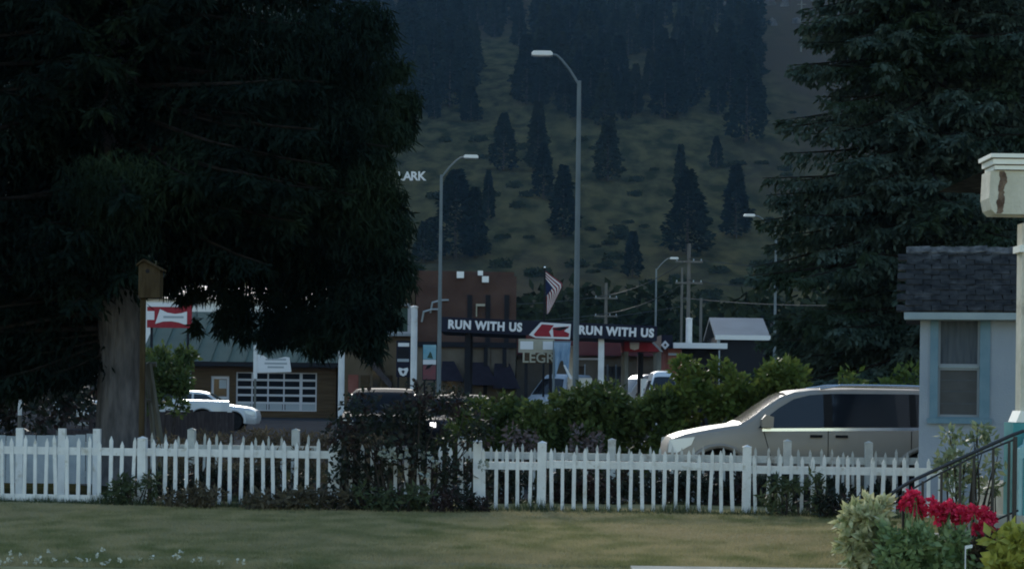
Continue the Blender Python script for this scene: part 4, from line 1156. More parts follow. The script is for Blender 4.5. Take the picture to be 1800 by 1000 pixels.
# ================================================================== birdhouse, poles and things round the spruce
BYD = 28.55
root = thing('birdhouse', (GX(249, BYD, 1), BYD, 0), 'weathered wooden birdhouse on a post beside the spruce trunk', 'birdhouse')
z0, z1 = GZ(262, 524, BYD), GZ(262, 460, BYD)
m = MB(); m.box(-.035, .035, -.035, .035, -.05, z0 + .02); obj('post', m, 'birdhouse_wood', root)
m = MB(); m.prism([(-.045, z0), (.25, z0), (.25, z1 - .12), (.03, z1), (-.045, z1 - .06)], -.14, .14); bh = obj('box', m, 'birdhouse_wood', root)
m = MB(); m.lathe_y([(.03, -.144), (.03, -.139)], 12, (.08, 0, z1 - .14)); obj('entrance_hole', m, 'dark_trim', bh)
m = MB(); m.prism([(-.075, z1 - .075), (.03, z1 + .004), (.29, z1 - .135), (.29, z1 - .11), (.03, z1 + .03), (-.075, z1 - .05)], -.19, .17); obj('roof', m, 'birdhouse_wood', bh)
# leaning grey timbers (old swing frame)
SY = 36.5
root = thing('swing_frame', (GX(275, SY), SY, 0), 'leaning grey timber frame right of the spruce trunk', 'frame')
ox = root.location.x
def SP(px, py, dy=0): q = P(px, py, SY + dy); return Vector((q.x - ox, dy, q.z))
m = MB(); a, b = SP(262, 640), SP(292, 775); b.z = 0; m.tube([a, b], .06, 6); obj('leg', m, 'grey_timber', root)
m = MB(); a, b = SP(258, 640, .6), SP(276, 775, .6); b.z = 0; m.tube([a, b], .045, 6); obj('leg', m, 'grey_timber', root)
m = MB(); m.tube([SP(240, 642, .3), SP(275, 640, .3)], .05, 6); a = SP(262, 640); m.tube([a, SP(258, 640, .6)], .04, 6); obj('crossbar', m, 'grey_timber', root)
m = MB(); m.tube([SP(240, 702, .3), SP(271, 704, .3)], .03, 6); m.tube([SP(266, 702, .6), SP(273, 703, 0)], .03, 6); obj('brace', m, 'grey_timber', root)
# dark plank fence in front of the white car
root = thing('plank_fence', (GX(255, 60), 60, 0), 'low dark plank fence hiding the lower half of the white hatchback', 'fence')
ox = root.location.x; rnd = random.Random(8)
Lp = GX(402, 60) - ox; xx = 0
hz_ = GZ(330, 722, 60)
while xx < Lp:
    m = MB(); m.box(0, .196, -.012, .012, 0.02, hz_ + rnd.uniform(-.04, .04)); o = obj('plank', m, 'fence_wood', root, loc=(xx, 0, 0)); xx += .2
m = MB(); m.box(0, Lp, .014, .06, .3, .4); m.box(0, Lp, .014, .06, hz_ - .3, hz_ - .2); obj('rail', m, 'fence_wood', root)
# slim white marker pole far left
m = MB(); z1 = GZ(36, 636, 44); m.tube([(0, 0, -.02), (.01, 0, z1 * .45)], .045, 8); root = thing('marker_pole', (GX(33, 44), 44, -.005), 'slim white marker pole in front of the dark thicket', 'pole')
obj('lower_pole', m, 'pole_wood', root)
m = MB(); m.tube([(.01, 0, z1 * .45), (.03, 0, z1 - .05), (.03, 0, z1)], [.045, .045, .02], 8); obj('upper_pole', m, 'pole_white', root)
# small white box on a post
root = thing('mailbox', (GX(102, 52), 52, -.005), 'small white box on a short post beside the pickup', 'mailbox')
m = MB(); m.box(-.05, .05, -.05, .05, 0, GZ(102, 720, 52)); obj('post', m, 'grey_timber', root)
m = MB(); za, zb = GZ(102, 720, 52), GZ(102, 700, 52); m.prism([(-.09, za), (.09, za), (.09, zb - .06), (.05, zb), (-.05, zb), (-.09, zb - .06)], -.22, .22); obj('box', m, 'white_metal', root)
# low rail fence behind it
root = thing('rail_fence', (GX(65, 53.5), 53.5, -.005), 'low dark wooden rail fence left of the spruce trunk', 'fence')
Lr = GX(200, 53.5) - GX(65, 53.5)
for xx in (0.05, Lr * .35, Lr * .7, Lr - .05):
    m = MB(); m.box(xx - .05, xx + .05, -.05, .05, 0, 1.15); obj('post', m, 'fence_wood', root)
for zz in (.35, .7, 1.05):
    m = MB(); m.box(0, Lr, -.075, -.051, zz - .07, zz + .07); obj('rail', m, 'fence_wood', root)
# round reflector lights seen by the pickup
for px in (145, 166):
    root = thing('work_light', (GX(px, 69, 1), 69, -.012), 'small white work light on a thin stand above the pickup', 'light', 'work lights by the pickup')
    z1 = GZ(px, 661, 69); m = MB(); m.tube([(0, 0, 0), (0, 0, z1 - .12)], .025, 6); obj('stand', m, 'dark_trim', root)
    m = MB(); m.lathe_y([(.08, -.12), (.13, -.1), (.13, .02), (.05, .1)], 12, (0, 0, z1)); obj('lamp', m, 'lamp_head', root, smooth=True)

# ================================================================== street lamps, utility poles, wires
def street_lamp(px, Y, arm, label, H=10.75, head_dx=1.9, head_up=.75):
    root = thing('street_lamp', (GX(px, Y, 5), Y, -.01), label, 'street lamp')
    m = MB(); m.tube([(0, 0, 0), (0, 0, H * .5), (0, 0, H)], [.10, .08, .06], 10); obj('pole', m, 'galvanised', root, smooth=True)
    m = MB(); m.tube([(0, 0, 0), (0, 0, .25)], [.17, .17], 10); obj('base', m, 'galvanised', root)
    s = -1 if arm == 'left' else 1
    m = MB(); m.tube([(0, 0, H - .12), (s * head_dx * .28, 0, H + head_up * .45), (s * head_dx * .5, 0, H + head_up * .82), (s * head_dx * .65, 0, H + head_up), (s * head_dx * .8, 0, H + head_up + .02)], .035, 8); obj('arm', m, 'galvanised', root, smooth=True)
    x0 = s * head_dx * .76; x1 = s * (head_dx * .76 + .62); zc = H + head_up + .02
    m = MB(); a, b = min(x0, x1), max(x0, x1)
    m.prism([(a, zc - .04), (b, zc - .045), (b, zc + .03), (b - .06, zc + .085), (a + .06, zc + .085), (a, zc + .03)], -.15, .15); hd = obj('lamp_housing', m, 'lamp_head', root)
    m = MB(); m.box(a + .06, b - .06, -.12, .12, zc - .062, zc - .047); obj('lens', m, 'lamp_head', hd)
    return root
street_lamp(1014, 60.5, 'left', 'tall grey street lamp whose arm reaches out over the hillside trees', head_dx=1.05)
street_lamp(773, 87.5, 'right', 'grey street lamp beside the brown bar building', head_dx=1.25)
street_lamp(1362, 113, 'left', 'street lamp standing at the edge of the blue green spruce', head_dx=1.55, H=10.6)
street_lamp(1152, 150, 'right', 'distant street lamp left of the tall utility pole', head_dx=1.3, H=10.6)
street_lamp(1105, 235, 'right', 'farthest small street lamp just above the canopy banner', head_dx=3.2, H=9.6, head_up=1.0)
def util_pole(px, py, Y, label, arms=True, r=.15):
    z1 = GZ(px, py, Y)
    root = thing('utility_pole', (GX(px, Y, 4), Y, -.012), label, 'utility pole')
    m = MB(); m.tube([(0, 0, 0), (0, 0, z1)], [r, r * .75], 10); obj('pole', m, 'pole_wood', root, smooth=True)
    if arms:
        for dz in (-1.2, -2.6):
            m = MB(); m.box(-.9, .9, -.06 - r, -r * .9, z1 + dz - .06, z1 + dz + .06); obj('crossarm', m, 'pole_wood', root)
            for k_ in (-.8, 0.3, .8):
                m = MB(); m.tube([(k_, -r - .0, z1 + dz + .06), (k_, -r, z1 + dz + .2)], [.05, .03], 6); obj('insulator', m, 'sign_grey', root)
    return (root.location.x, Y, z1)
u1 = util_pole(1209, 428, 135, 'tall utility pole with crossarms above the canopy end')
u2 = util_pole(1231, 524, 150, 'shorter brown utility pole beside the tall one', False, .13)
u3 = util_pole(1064, 497, 160, 'brown utility pole rising behind the right banner words', True)
u4 = util_pole(1197, 470, 168, 'thin grey pole close behind the tall utility pole', False, .12)
u5 = util_pole(1700, 440, 140, 'utility pole hidden behind the blue green spruce', True)
u6 = util_pole(700, 500, 175, 'utility pole hidden behind the dark spruce boughs', True)
for px, py, py2 in ((1408, 2, 92), (1446, -10, 80), (1482, -20, 90)):
    b = hill_hit(px, py2); H = (py2 - py) / F * b.y
    root = thing('hillside_pole', b, 'slim pale power pole high on the right of the hillside', 'utility pole', 'power poles on the hillside')
    m = MB(); m.tube([(0, 0, -.5), (0, 0, H)], [.36, .26], 8); obj('pole', m, 'grey_timber', root)
    m = MB(); m.box(-1.6, 1.6, -.5, -.3, H - 1.6, H - 1.3); obj('crossarm', m, 'grey_timber', root)
def wire(a, b, sag, label, r=.028):
    a, b = Vector(a), Vector(b)
    m = MB(); m.tube([a.lerp(b, t) - Vector((0, 0, sag * 4 * t * (1 - t))) - a for t in np.linspace(0, 1, 14)], r, 5)
    obj('power_line', m, 'wire', loc=a, label=label, cat='cable', group='power lines strung between the utility poles')
for dz, nm in ((-1.0, 'upper'), (-2.4, 'lower')):
    wire((u6[0], u6[1] - .15, u6[2] + dz), (u3[0], u3[1] - .15, u3[2] + dz), .7, nm + ' power line crossing behind the flag and brown bar')
    wire((u3[0], u3[1] - .15, u3[2] + dz), (u1[0], u1[1] - .15, u1[2] + dz), .4, nm + ' power line rising from the brown pole to the tall utility pole')
    wire((u1[0], u1[1] - .15, u1[2] + dz), (u5[0], u5[1] - .15, u5[2] + dz), .6, nm + ' power line from the tall utility pole into the spruce')
wire((u4[0], u4[1] - .13, u4[2] - 2.5), (u5[0], u5[1] + .1, u5[2] - 3.4), .5, 'low power line from the thin grey pole into the spruce')
wire((u6[0], u6[1], u6[2] - 3.6), (u4[0], u4[1] - .13, u4[2] - 3.2), .6, 'lowest power line just above the black canopy')
# white steel poles
def white_pole(px, py0, Y, label, r=.13, base=-.012):
    z1 = GZ(px, py0, Y)
    root = thing('white_pole', (GX(px, Y, 2), Y, base), label, 'pole')
    m = MB(); m.tube([(0, 0, 0), (0, 0, z1)], r, 14); obj('pole', m, 'pole_white', root, smooth=True)
    m = MB(); m.tube([(0, 0, z1), (0, 0, z1 + .03), (0, 0, z1 + .06)], [r + .02, r + .02, r * .4], 14); obj('cap', m, 'pole_white', root)
    return root
white_pole(727, 540, 66, 'thick white steel pole in front of the brown bar', .105)
white_pole(600, 598, 66, 'white steel pole beside the log bar corner', .10)
white_pole(1210, 560, 107, 'short thick white pole right of the diamond sign', .165)

# ================================================================== log bar with green roof
LY = 108.0
lx0, lx1 = GX(262, LY), GX(590, LY)
root = thing('log_bar', (lx0, LY, -.012), 'log walled bar with green metal roof and glazed roll-up door', 'building')
LW = lx1 - lx0; ez = GZ(400, 632, LY); rz_ = GZ(400, 548, LY + 6)
def lx(px): return GX(px, LY, 2) - lx0
dz1, gz0, gz1 = GZ(385, 660, LY), .35, GZ(480, 654, LY)
d0, d1, g0, g1 = lx(371), lx(403), lx(415), lx(557)
m = MB()
for a, b, c, d in ((0, d0, 0, ez), (d0, d1, dz1, ez), (d1, g0, 0, ez), (g0, g1, gz1, ez), (g1, LW, 0, ez), (g0, g1, 0, gz0)):
    m.box(a, b, 0, .3, c, d)
obj('front_wall', m, 'log_wall', root)
m = MB(); m.box(0, .3, .301, 12, 0, ez); m.box(LW - .3, LW, .301, 12, 0, ez); m.box(.3, LW - .3, 11.7, 12, 0, ez); obj('side_wall', m, 'log_wall', root)
m = MB(); m.prism([(-.7, ez - .12), (6, rz_), (12.7, ez - .12), (12.7, ez - .3), (6, rz_ - .2), (-.7, ez - .3)], -.5, LW + .5, 'x'); rf = obj('roof', m, 'green_roof', root)
xx = -.3
sa = math.atan2(rz_ - ez + .12, 6.7)
while xx < LW + .3:
    m = MB(); M_ = Matrix.Translation((xx, -.7, ez - .115)) @ Matrix.Rotation(sa, 4, 'X'); m.box(-.025, .025, .05, 6.7 / math.cos(sa) - .05, .004, .05, M_); obj('seam', m, 'green_roof', rf); xx += .9
m = MB(); m.box(-.5, LW + .5, -.76, -.701, ez - .34, ez - .10); obj('fascia', m, 'dark_trim', rf)
m = MB(); m.box(d0, d1, .1, .15, 0, dz1); dr = obj('door', m, 'frame_white', root)
m = MB(); m.box(d0 + .14, d1 - .14, .088, .099, 1.08, dz1 - .16); obj('pane', m, 'glass', dr)
m = MB(); m.box(d0 + .14, d1 - .14, .088, .099, .25, .92); obj('pane', m, 'glass', dr)
m = MB(); m.box(d0 + .42, d1 - .16, .08, .087, 1.5, dz1 - .2); obj('notice', m, 'sign_grey', dr)
# roll-up door: frame bars and each pane
gd = obj('garage_door', MB().box(g0, g1, .16, .2, gz0, gz1), 'dark_trim', root)
cols = [g0, lx(443), lx(471), lx(499), lx(529), g1]; rows = [gz0, gz0 + .42, gz0 + .42 + (gz1 - gz0 - .42) * .25, gz0 + .42 + (gz1 - gz0 - .42) * .5, gz0 + .42 + (gz1 - gz0 - .42) * .75, gz1]
for i, z in enumerate(rows):
    m = MB(); m.box(g0, g1, .10, .159, z - .055 if i else z, z + .055 if i < 5 else z); obj('door_rail', m, 'frame_white', gd)
for i, x in enumerate(cols):
    m = MB(); w_ = .075 if i in (0, 4, 5) else .035
    m.box(max(g0, x - w_), min(g1, x + w_), .085, .0995, gz0, gz1); obj('door_stile', m, 'frame_white', gd)
for i in range(5):
    for j in range(5):
        m = MB(); m.box(cols[i] + .08, cols[i + 1] - .08, .12, .14, rows[j] + .06, rows[j + 1] - .06)
        obj('pane', m, 'dark_glass' if j else 'sign_grey', gd)
m = MB(); m.box(lx(328), lx(336), -.02, -.001, 1.6, 2.5); obj('wall_plate', m, 'sign_grey', root)
# red sign with white bow-tie on the roof edge
z0, z1 = GZ(300, 576, LY - 2), GZ(300, 534, LY - 2)
sx0, sx1 = GX(258, LY - 2, 4), GX(336, LY - 2, 4)
root = thing('bar_sign', ((sx0 + sx1) / 2, LY - 2, 0), 'red bar sign with a white bow tie emblem above the green roof', 'sign')
sw_ = (sx1 - sx0) / 2
m = MB(); m.box(-sw_, sw_, 0, .22, z0, z1); bd = obj('panel', m, 'sign_red', root)
m = MB(); m.box(-sw_, sw_ * .55, -.02, -.001, z1 - .16, z1 + .06); m.box(-sw_ - .04, -sw_ + .38, -.02, -.001, z0 + .4, z0 + .85); obj('white_band', m, 'sign_white', bd)
zc = (z0 + z1) / 2 - .06
m = MB(); m.prism([(-.48, zc + .40), (-.1, zc + .22), (.3, zc + .16), (.62, zc + .2), (.92, zc + .3), (.92, zc - .42), (.5, zc - .28), (.1, zc - .22), (-.3, zc - .24), (-.72, zc - .36)], -.03, -.001); bt = obj('bow_tie', m, 'sign_white', bd)
m = MB(); m.box(-.3, .75, -.04, -.031, zc - .06, zc + .05); obj('bow_tie_band', m, 'sign_grey', bt)
for x in (-sw_ + .2, sw_ - .2):
    m = MB(); m.box(x - .06, x + .06, .221, .34, -.0, z1 - .1); obj('post', m, 'dark_trim', root)
# white banner sign hung in front of the roll-up door
BY2 = 100.0
root = thing('banner_sign', (GX(449, BY2, 3), BY2, -.012), 'white notice banner on a white post before the glazed roll-up door', 'sign')
ox = root.location.x
q0, q1 = P(449, 606, BY2), P(512, 655, BY2)
m = MB(); m.box(-.09, .09, -.05, .05, 2.0, q0.z); obj('upper_post', m, 'pole_white', root)
m = MB(); m.box(-.05, .05, -.05, .05, 0, 2.0); obj('lower_post', m, 'grey_timber', root)
zt = GZ(480, 630, BY2)
m = MB(); m.prism([(.1, q1.z), (q1.x - ox, q1.z + .05), (q1.x - ox - .1, zt + .08), (q1.x - ox - .3, zt + .1), (1.0, zt), (.62, zt - .02), (.36, zt + .16), (.1, zt + .2)], -.03, .03); bn = obj('banner', m, 'sign_white', root)
for i, (a, b, z) in enumerate(((.5, 1.5, .66), (.45, 1.55, .46), (.6, 1.4, .28))):
    m = MB(); m.box(a, b, -.036, -.031, q1.z + z - .05, q1.z + z + .04); obj('print_line', m, 'sign_grey', bn)
# long pale building behind
root = thing('pale_building', (GX(240, 132), 132, -.012), 'long pale metal building glimpsed through the spruce boughs', 'building')
Lw = GX(590, 132) - GX(240, 132)
m = MB(); m.box(0, Lw, 0, 14, 0, 7.2); obj('wall', m, 'white_metal', root)
m = MB(); m.prism([(-.5, 7.2), (7, 8.4), (14.5, 7.2)], -.4, Lw + .4, 'x'); obj('roof', m, 'metal_pale', root)
# low stone building section between log bar and brown bar
root = thing('stone_shop', (GX(604, 107), 107, -.012), 'low tan shop front with white framed window left of the brown bar', 'building')
x0 = GX(604, 107); W_ = GX(729, 107.5) - x0 - .06; zt = GZ(670, 590, 107)
def sx(px): return GX(px, 107, 2) - x0
m = MB(); m.box(0, W_, 0, 8, 0, zt); obj('wall', m, 'tan_wall', root)
m = MB(); m.box(-.2, W_, -.5, 8, zt, zt + .14); obj('cornice', m, 'sign_grey', root)
u0, ub, ut = sx(668), GZ(700, 585, 107), GZ(700, 484, 107)
m = MB(); m.box(u0, W_, .6, 7, zt + .141, ut); obj('upper_wall', m, 'tan_wall', root)
m = MB(); m.box(u0 + .1, sx(716), .52, .599, zt + .2, GZ(700, 540, 107)); uw = obj('window', m, 'green_roof', root)
m = MB(); a, b, c, d = u0, sx(718), zt + .15, GZ(700, 536, 107)
m.box(a, b, .44, .519, d, d + .12); m.box(b - .1, b + .08, .44, .519, c, d); m.box(a, b - .1, .44, .519, c, c + .1); obj('window_frame', m, 'frame_white', uw)
for a, b, mt in ((612, 630, 'brick_red'), (634, 650, 'log_wall'), (655, 668, 'glass'), (672, 690, 'log_wall')):
    m = MB(); m.box(sx(a), sx(b), -.06, -.001, .3, 2.3 if mt != 'glass' else 2.6); obj('shop_panel', m, mt, root)
m = MB(); m.prism([(sx(640), 3.1), (sx(690), 1.5), (sx(690), 1.9), (sx(645), 3.4)], -.5, -.1); obj('leaning_board', m, 'fence_wood', root)
# brown bar
BRY = 104.0
bx0 = GX(729, BRY); bx1 = GX(905, BRY)
root = thing('brown_bar', (bx0, BRY, -.012), 'tall dark brown bar with black pilasters, awnings and white floodlights', 'building')
BW = bx1 - bx0; bt_ = GZ(800, 476, BRY); bmid = GZ(800, 604, BRY)
def brx(px): return GX(px, BRY, 4) - bx0
m = MB(); m.prism([(0, bmid), (BW, bmid), (BW, bt_ - .25), (BW - .12, bt_ - .25), (BW - .12, bt_ - .02), (0, bt_)], 0, 10); obj('upper_wall', m, 'brown_wall', root)
m = MB(); m.box(0, BW, .1, 10, 0, bmid - .004); obj('lower_wall', m, 'stone_wall', root)
m = MB(); m.box(-.05, BW + .05, -.12, .099, bmid - .16, bmid + .1); obj('belt_course', m, 'dark_trim', root)
for px in (825, 857, 890):
    m = MB(); m.box(brx(px) - .12, brx(px) + .12, -.1, -.002, bmid + .11, GZ(px, 518, BRY)); obj('pilaster', m, 'dark_trim', root)
    m = MB(); m.box(brx(px - 3) - .1, brx(px - 3) + .1, -.1, .098, .0, bmid - .17); obj('pilaster', m, 'dark_trim', root)
    m = MB(); m.box(brx(px + 2) - .03, brx(px + 2) + .06, -.06, .098, .0, bmid - .17); obj('pilaster_edge', m, 'stone_wall', root)
m = MB(); m.box(brx(836), brx(852), -.25, -.001, GZ(845, 538, BRY), GZ(845, 534, BRY)); m.box(brx(836), brx(838), -.2, -.001, GZ(845, 556, BRY), GZ(845, 538, BRY)); obj('wall_lamp', m, 'sign_cream', root)
for (a, b, zt, zb) in ((776, 814, 634, 669), (829, 872, 636, 676), (868, 912, 638, 682)):
    m = MB(); zt, zb = GZ(a, zt, BRY), GZ(a, zb, BRY)
    xa, xb = brx(a), brx(b)
    vs = [(xa, .098, zb), (xb, .098, zb), (xb - .45, .098, zt), (xa + .05, .098, zt), (xa - .02, -1.1, zb), (xb + .1, -1.1, zb)]
    m.add(vs, [(0, 1, 5, 4), (0, 4, 3), (1, 2, 5), (3, 4, 5, 2), (0, 3, 2, 1)]); obj('awning', m, 'awning', root)
for px in (755, 770):
    m = MB(); z = GZ(px, 548 if px == 755 else 532, BRY); x = brx(px)
    m.tube([(x - .4, -.1, z - .5), (x - .3, -.35, z), (x + .1, -.4, z + .12), (x + .5, -.05, z + .15)], .05, 6); obj('gooseneck_lamp', m, 'sign_grey', root)
for px, py, s in ((722, 481, .2), (808, 483, .18), (843, 480, .13), (852, 491, .17)):
    m = MB(); z = GZ(px, py, BRY); x = brx(px)
    m.box(x - s, x + s, -.3, -.08, z - s * (.5 if px == 722 else .9), z + s * (.5 if px == 722 else .9)); fl_ = obj('floodlight', m, 'lamp_head', root)
    m = MB(); m.box(x - .04, x + .04, -.08, .12 if px != 722 else .9, z - .04, z + .04); obj('bracket', m, 'dark_trim', fl_)
m = MB(); m.box(brx(785), brx(812), .05, .0995, .2, 2.3); obj('shop_window', m, 'glass', root)
# lower maroon wing to the right
root = thing('maroon_wing', (GX(907, 107), 107, -.012), 'low wing with maroon eaves behind the fuel canopy', 'building')
x0 = GX(907, 107); W_ = GX(1148, 107) - x0
m = MB(); m.box(0, W_, 0, 8, 0, 3.45); obj('wall', m, 'stone_wall', root)
m = MB(); m.box(-.0, W_ + .3, -.7, 8.2, 3.451, 4.3); obj('eave', m, 'maroon', root)
for px in (1020, 1060, 1075, 1090):
    m = MB(); xx = GX(px, 107, 2) - x0; m.box(xx - .2, xx + .2, -.05, -.001, .4, 2.9); obj('window', m, 'glass', root)
    m = MB(); m.box(xx - .26, xx - .2, -.09, -.001, .35, 3.0); m.box(xx + .2, xx + .26, -.09, -.001, .35, 3.0); obj('window_frame', m, 'sign_grey', root)
m = MB(); m.box(GX(1015, 107, 2) - x0, GX(1052, 107, 2) - x0, -.12, -.06, GZ(1030, 632, 107), GZ(1030, 628, 107)); obj('sill', m, 'sign_white', root)

# bar's letter board
SGY = 91.0
root = thing('letter_board', (GX(945, SGY), SGY, -.012), 'old cream letter board sign left of the hanging blue cloth', 'sign')
ox = root.location.x
def gx_(px): return GX(px, SGY, 3) - ox
zA, zB, zC, zD = GZ(940, 597, SGY), GZ(940, 616, SGY), GZ(940, 620, SGY), GZ(940, 638, SGY)
m = MB(); m.box(gx_(911), gx_(974), 0, .2, zB - .08, zA + .05); obj('frame', m, 'sign_cream', root)
for a, b in ((914, 937), (942, 952), (954, 972)):
    m = MB(); m.box(gx_(a), gx_(b), -.03, -.001, zB + .06, zA - .06); obj('letter_panel', m, 'sign_white' if a != 942 else 'sign_cream', root)
m = MB(); m.box(gx_(920), gx_(972), .02, .18, zD, zC); lb = obj('lower_panel', m, 'log_wall', root)
t = text_mesh('LEGR', .62, .015, .008); o = obj('lettering', t, 'sign_cream', lb, loc=((gx_(920) + gx_(972)) / 2, -.002, (zC + zD) / 2))
for px in (925, 968):
    m = MB(); m.box(gx_(px) - .07, gx_(px) + .07, .05, .15, 0, zD - .004); obj('post', m, 'dark_trim', root)
    m = MB(); m.box(gx_(px) - .05, gx_(px) + .05, .06, .14, zC + .004, zB - .084); obj('strut', m, 'dark_trim', root)

# ================================================================== fuel canopy
KY = 92.0
kx0, kx1 = GX(774, KY, 4.3), GX(1155, KY, 4.3)
root = thing('fuel_canopy', (kx0, KY, -.012), 'black fuel station canopy lettered RUN WITH US twice', 'canopy')
KW = kx1 - kx0; kz0, kz1 = GZ(776, 582, KY), GZ(776, 556, KY); KT = math.tan(R(1.8))
m = MB(); m.box(0, KW, 0, 6.5, kz0, kz1); kb = obj('fascia', m, 'canopy_black', root)
kb.location = (0, 0, kz0); kb.rotation_euler[1] = R(1.8)
for v_ in kb.data.vertices: v_.co.z -= kz0
KZ0, kz0, kz1 = kz0, 0.0, kz1 - kz0
def kx(px): return GX(px, KY, 4.3) - kx0
for a, b in ((787, 917), (1017, 1149)):
    wid_ = kx(b) - kx(a)
    t = text_mesh('RUN WITH US', .52, .02, .026, spacing=1.12)
    bw = max(v.co.x for v in t.vertices) - min(v.co.x for v in t.vertices)
    t.transform(Matrix.Diagonal((wid_ / bw, 1, 1.0, 1)))
    obj('lettering', t, 'letter_white', kb, loc=((kx(a) + kx(b)) / 2, -.022, (kz0 + kz1) / 2 - .01))
# red and white slanted emblem
e0, e1 = kx(930), kx(1003); eb, et = kz0 - .1, kz1 - .06
m = MB(); m.prism([(e0, eb + .12), (e0 + .5, et), (e1, et - .02), (e1 - .02, eb), (e0 + .3, eb)], -.04, -.001); em = obj('emblem', m, 'sign_white', kb)
m = MB(); m.prism([(e0 + .2, eb + .14), (e0 + .56, et - .08), (e0 + 1.1, et - .1), (e0 + .9, eb + .3), (e0 + 1.0, eb + .08), (e0 + .3, eb + .06)], -.05, -.041); m.prism([(e0 + 1.05, eb + .5), (e1 - .06, et - .12), (e1 - .3, eb + .36), (e1 - .06, eb + .26), (e1 - .08, eb + .1), (e0 + 1.1, eb + .08)], -.05, -.041); obj('emblem_red', m, 'sign_red', em)
m = MB(); m.prism([(e0 + 1.0, eb + .42), (e1 - .3, et - .14), (e1 - .1, et - .2), (e1 - .5, eb + .36)], -.058, -.051); obj('emblem_dark', m, 'dark_trim', em)
m = MB(); m.box(kx(925), kx(1003), -.02, -.001, kz0 - .26, kz0 - .125); obj('fascia_strip', m, 'maroon', kb)
m = MB(); m.box(kx(925), kx(1003), -.001, 6.0, kz0 - .25, kz0 - .002); obj('soffit_box', m, 'maroon', kb)
for px, y, mt in ((1058, .5, 'pole_white'), (1010, 5.6, 'pole_white'), (822, .5, 'dark_trim'), (822, 5.6, 'dark_trim'), (1140, 5.6, 'dark_trim')):
    m = MB(); x = kx(px); m.box(x - .13, x + .13, y - .13, y + .13, 0, KZ0 - KT * (x - .13) - .003 - (.26 if px == 1010 else 0)); obj('column', m, mt, root)
# red side canopy with pale emblem
root = thing('red_canopy', (GX(1096, 95), 95, -.012), 'small red canopy with a pale square emblem below the right banner words', 'canopy')
x0 = root.location.x; z0, z1 = GZ(1120, 617, 95), GZ(1120, 598, 95); W_ = GX(1142, 95, 3) - x0
m = MB(); m.prism([(0, z0), (W_ + .5, z0), (W_, z1), (0, z1)], 0, 3); rc = obj('fascia', m, 'sign_red', root)
m = MB(); xc = GX(1115, 95, 3) - x0; m.prism([(xc - .2, z0 + .12), (xc, z0 + .06), (xc + .2, z0 + .12), (xc + .22, z1 - .08), (xc - .22, z1 - .08)], -.03, -.001); obj('emblem', m, 'sign_white', rc)
m = MB(); m.prism([(W_, z1), (W_ + .5, z0), (W_ + .62, z0), (W_ + .12, z1 + .02)], -.05, -.001); obj('edge_trim', m, 'sign_grey', rc)
for x in (.1, W_ + .45):
    for y in (.15, 2.8):
        m = MB(); m.box(x - .09, x + .09, y - .09, y + .09, 0, z0); obj('column', m, 'grey_timber', root)
# red brick shop with white roof edge and diamond sign
root = thing('brick_shop', (GX(1160, 98), 98, -.012), 'red brick shop with long white roof edge behind the leafy bush', 'building')
x0 = root.location.x; zt = GZ(1220, 612, 98)
Wb = GX(1264, 98) - x0
wb2 = GX(1198, 98, 3) - x0
m = MB(); m.box(.35, wb2, 0, 7, 0, zt); obj('wall', m, 'brick_red', root)
m = MB(); m.box(wb2 + .002, Wb, .6, 7, 0, zt); obj('side_wing_wall', m, 'dark_trim', root)
m = MB(); m.box(GX(1182, 98, 3) - x0, Wb + .3, -.5, 7, zt + .001, zt + .26); obj('roof_edge', m, 'white_metal', root)
m = MB(); m.box(.0, GX(1181, 98, 3) - x0, -.3, 6.5, zt + .001, zt + .62); pr = obj('parapet', m, 'canopy_black', root)
xc = GX(1168, 98, 3) - x0; zc = GZ(1168, 606, 98)
m = MB(); m.prism([(xc - .2, zc), (xc, zc - .22), (xc + .2, zc), (xc, zc + .22)], -.34, -.301); dm = obj('diamond_sign', m, 'sign_white', pr)
m = MB(); m.prism([(xc - .07, zc), (xc, zc - .08), (xc + .07, zc), (xc, zc + .08)], -.35, -.341); obj('diamond_centre', m, 'dark_trim', dm)
for i, px in enumerate((1172, 1184)):
    m = MB(); xx = GX(px, 98, 2) - x0; m.box(xx - .14, xx + .14, -.05, -.001, 1.0, 2.2); obj('window', m, 'glass', root)
m = MB(); m.box(.36, GX(1192, 98, 2) - x0, -.08, -.001, GZ(1175, 624, 98), GZ(1175, 620, 98)); obj('lintel', m, 'sign_grey', root)
# grey barn roof further off
root = thing('metal_shed', (GX(1258, 140), 140, -.012), 'pale grey metal shed between the utility poles and the spruce', 'shed')
x0 = root.location.x; Ws = GX(1345, 140) - x0; z0, z1 = GZ(1280, 588, 140), GZ(1280, 554, 140)
m = MB(); m.box(.15, Ws, .4, 8, 0, z0 - .1); obj('wall', m, 'dark_trim', root)
m = MB(); m.prism([(0, z0 - .1), (4.4, z1), (8.6, z0 - .1), (8.6, z0 - .3), (4.4, z1 - .2), (0, z0 - .3)], -.1, Ws + .3, 'x'); obj('roof', m, 'metal_pale', root)
m = MB(); m.box(-.1, Ws + .3, -.06, -.001, z0 - .34, z0 - .02); obj('gutter', m, 'white_metal', root)
m = MB(); m.box(.05, .25, .05, .25, 0, z0 - .31); obj('post', m, 'sign_grey', root)
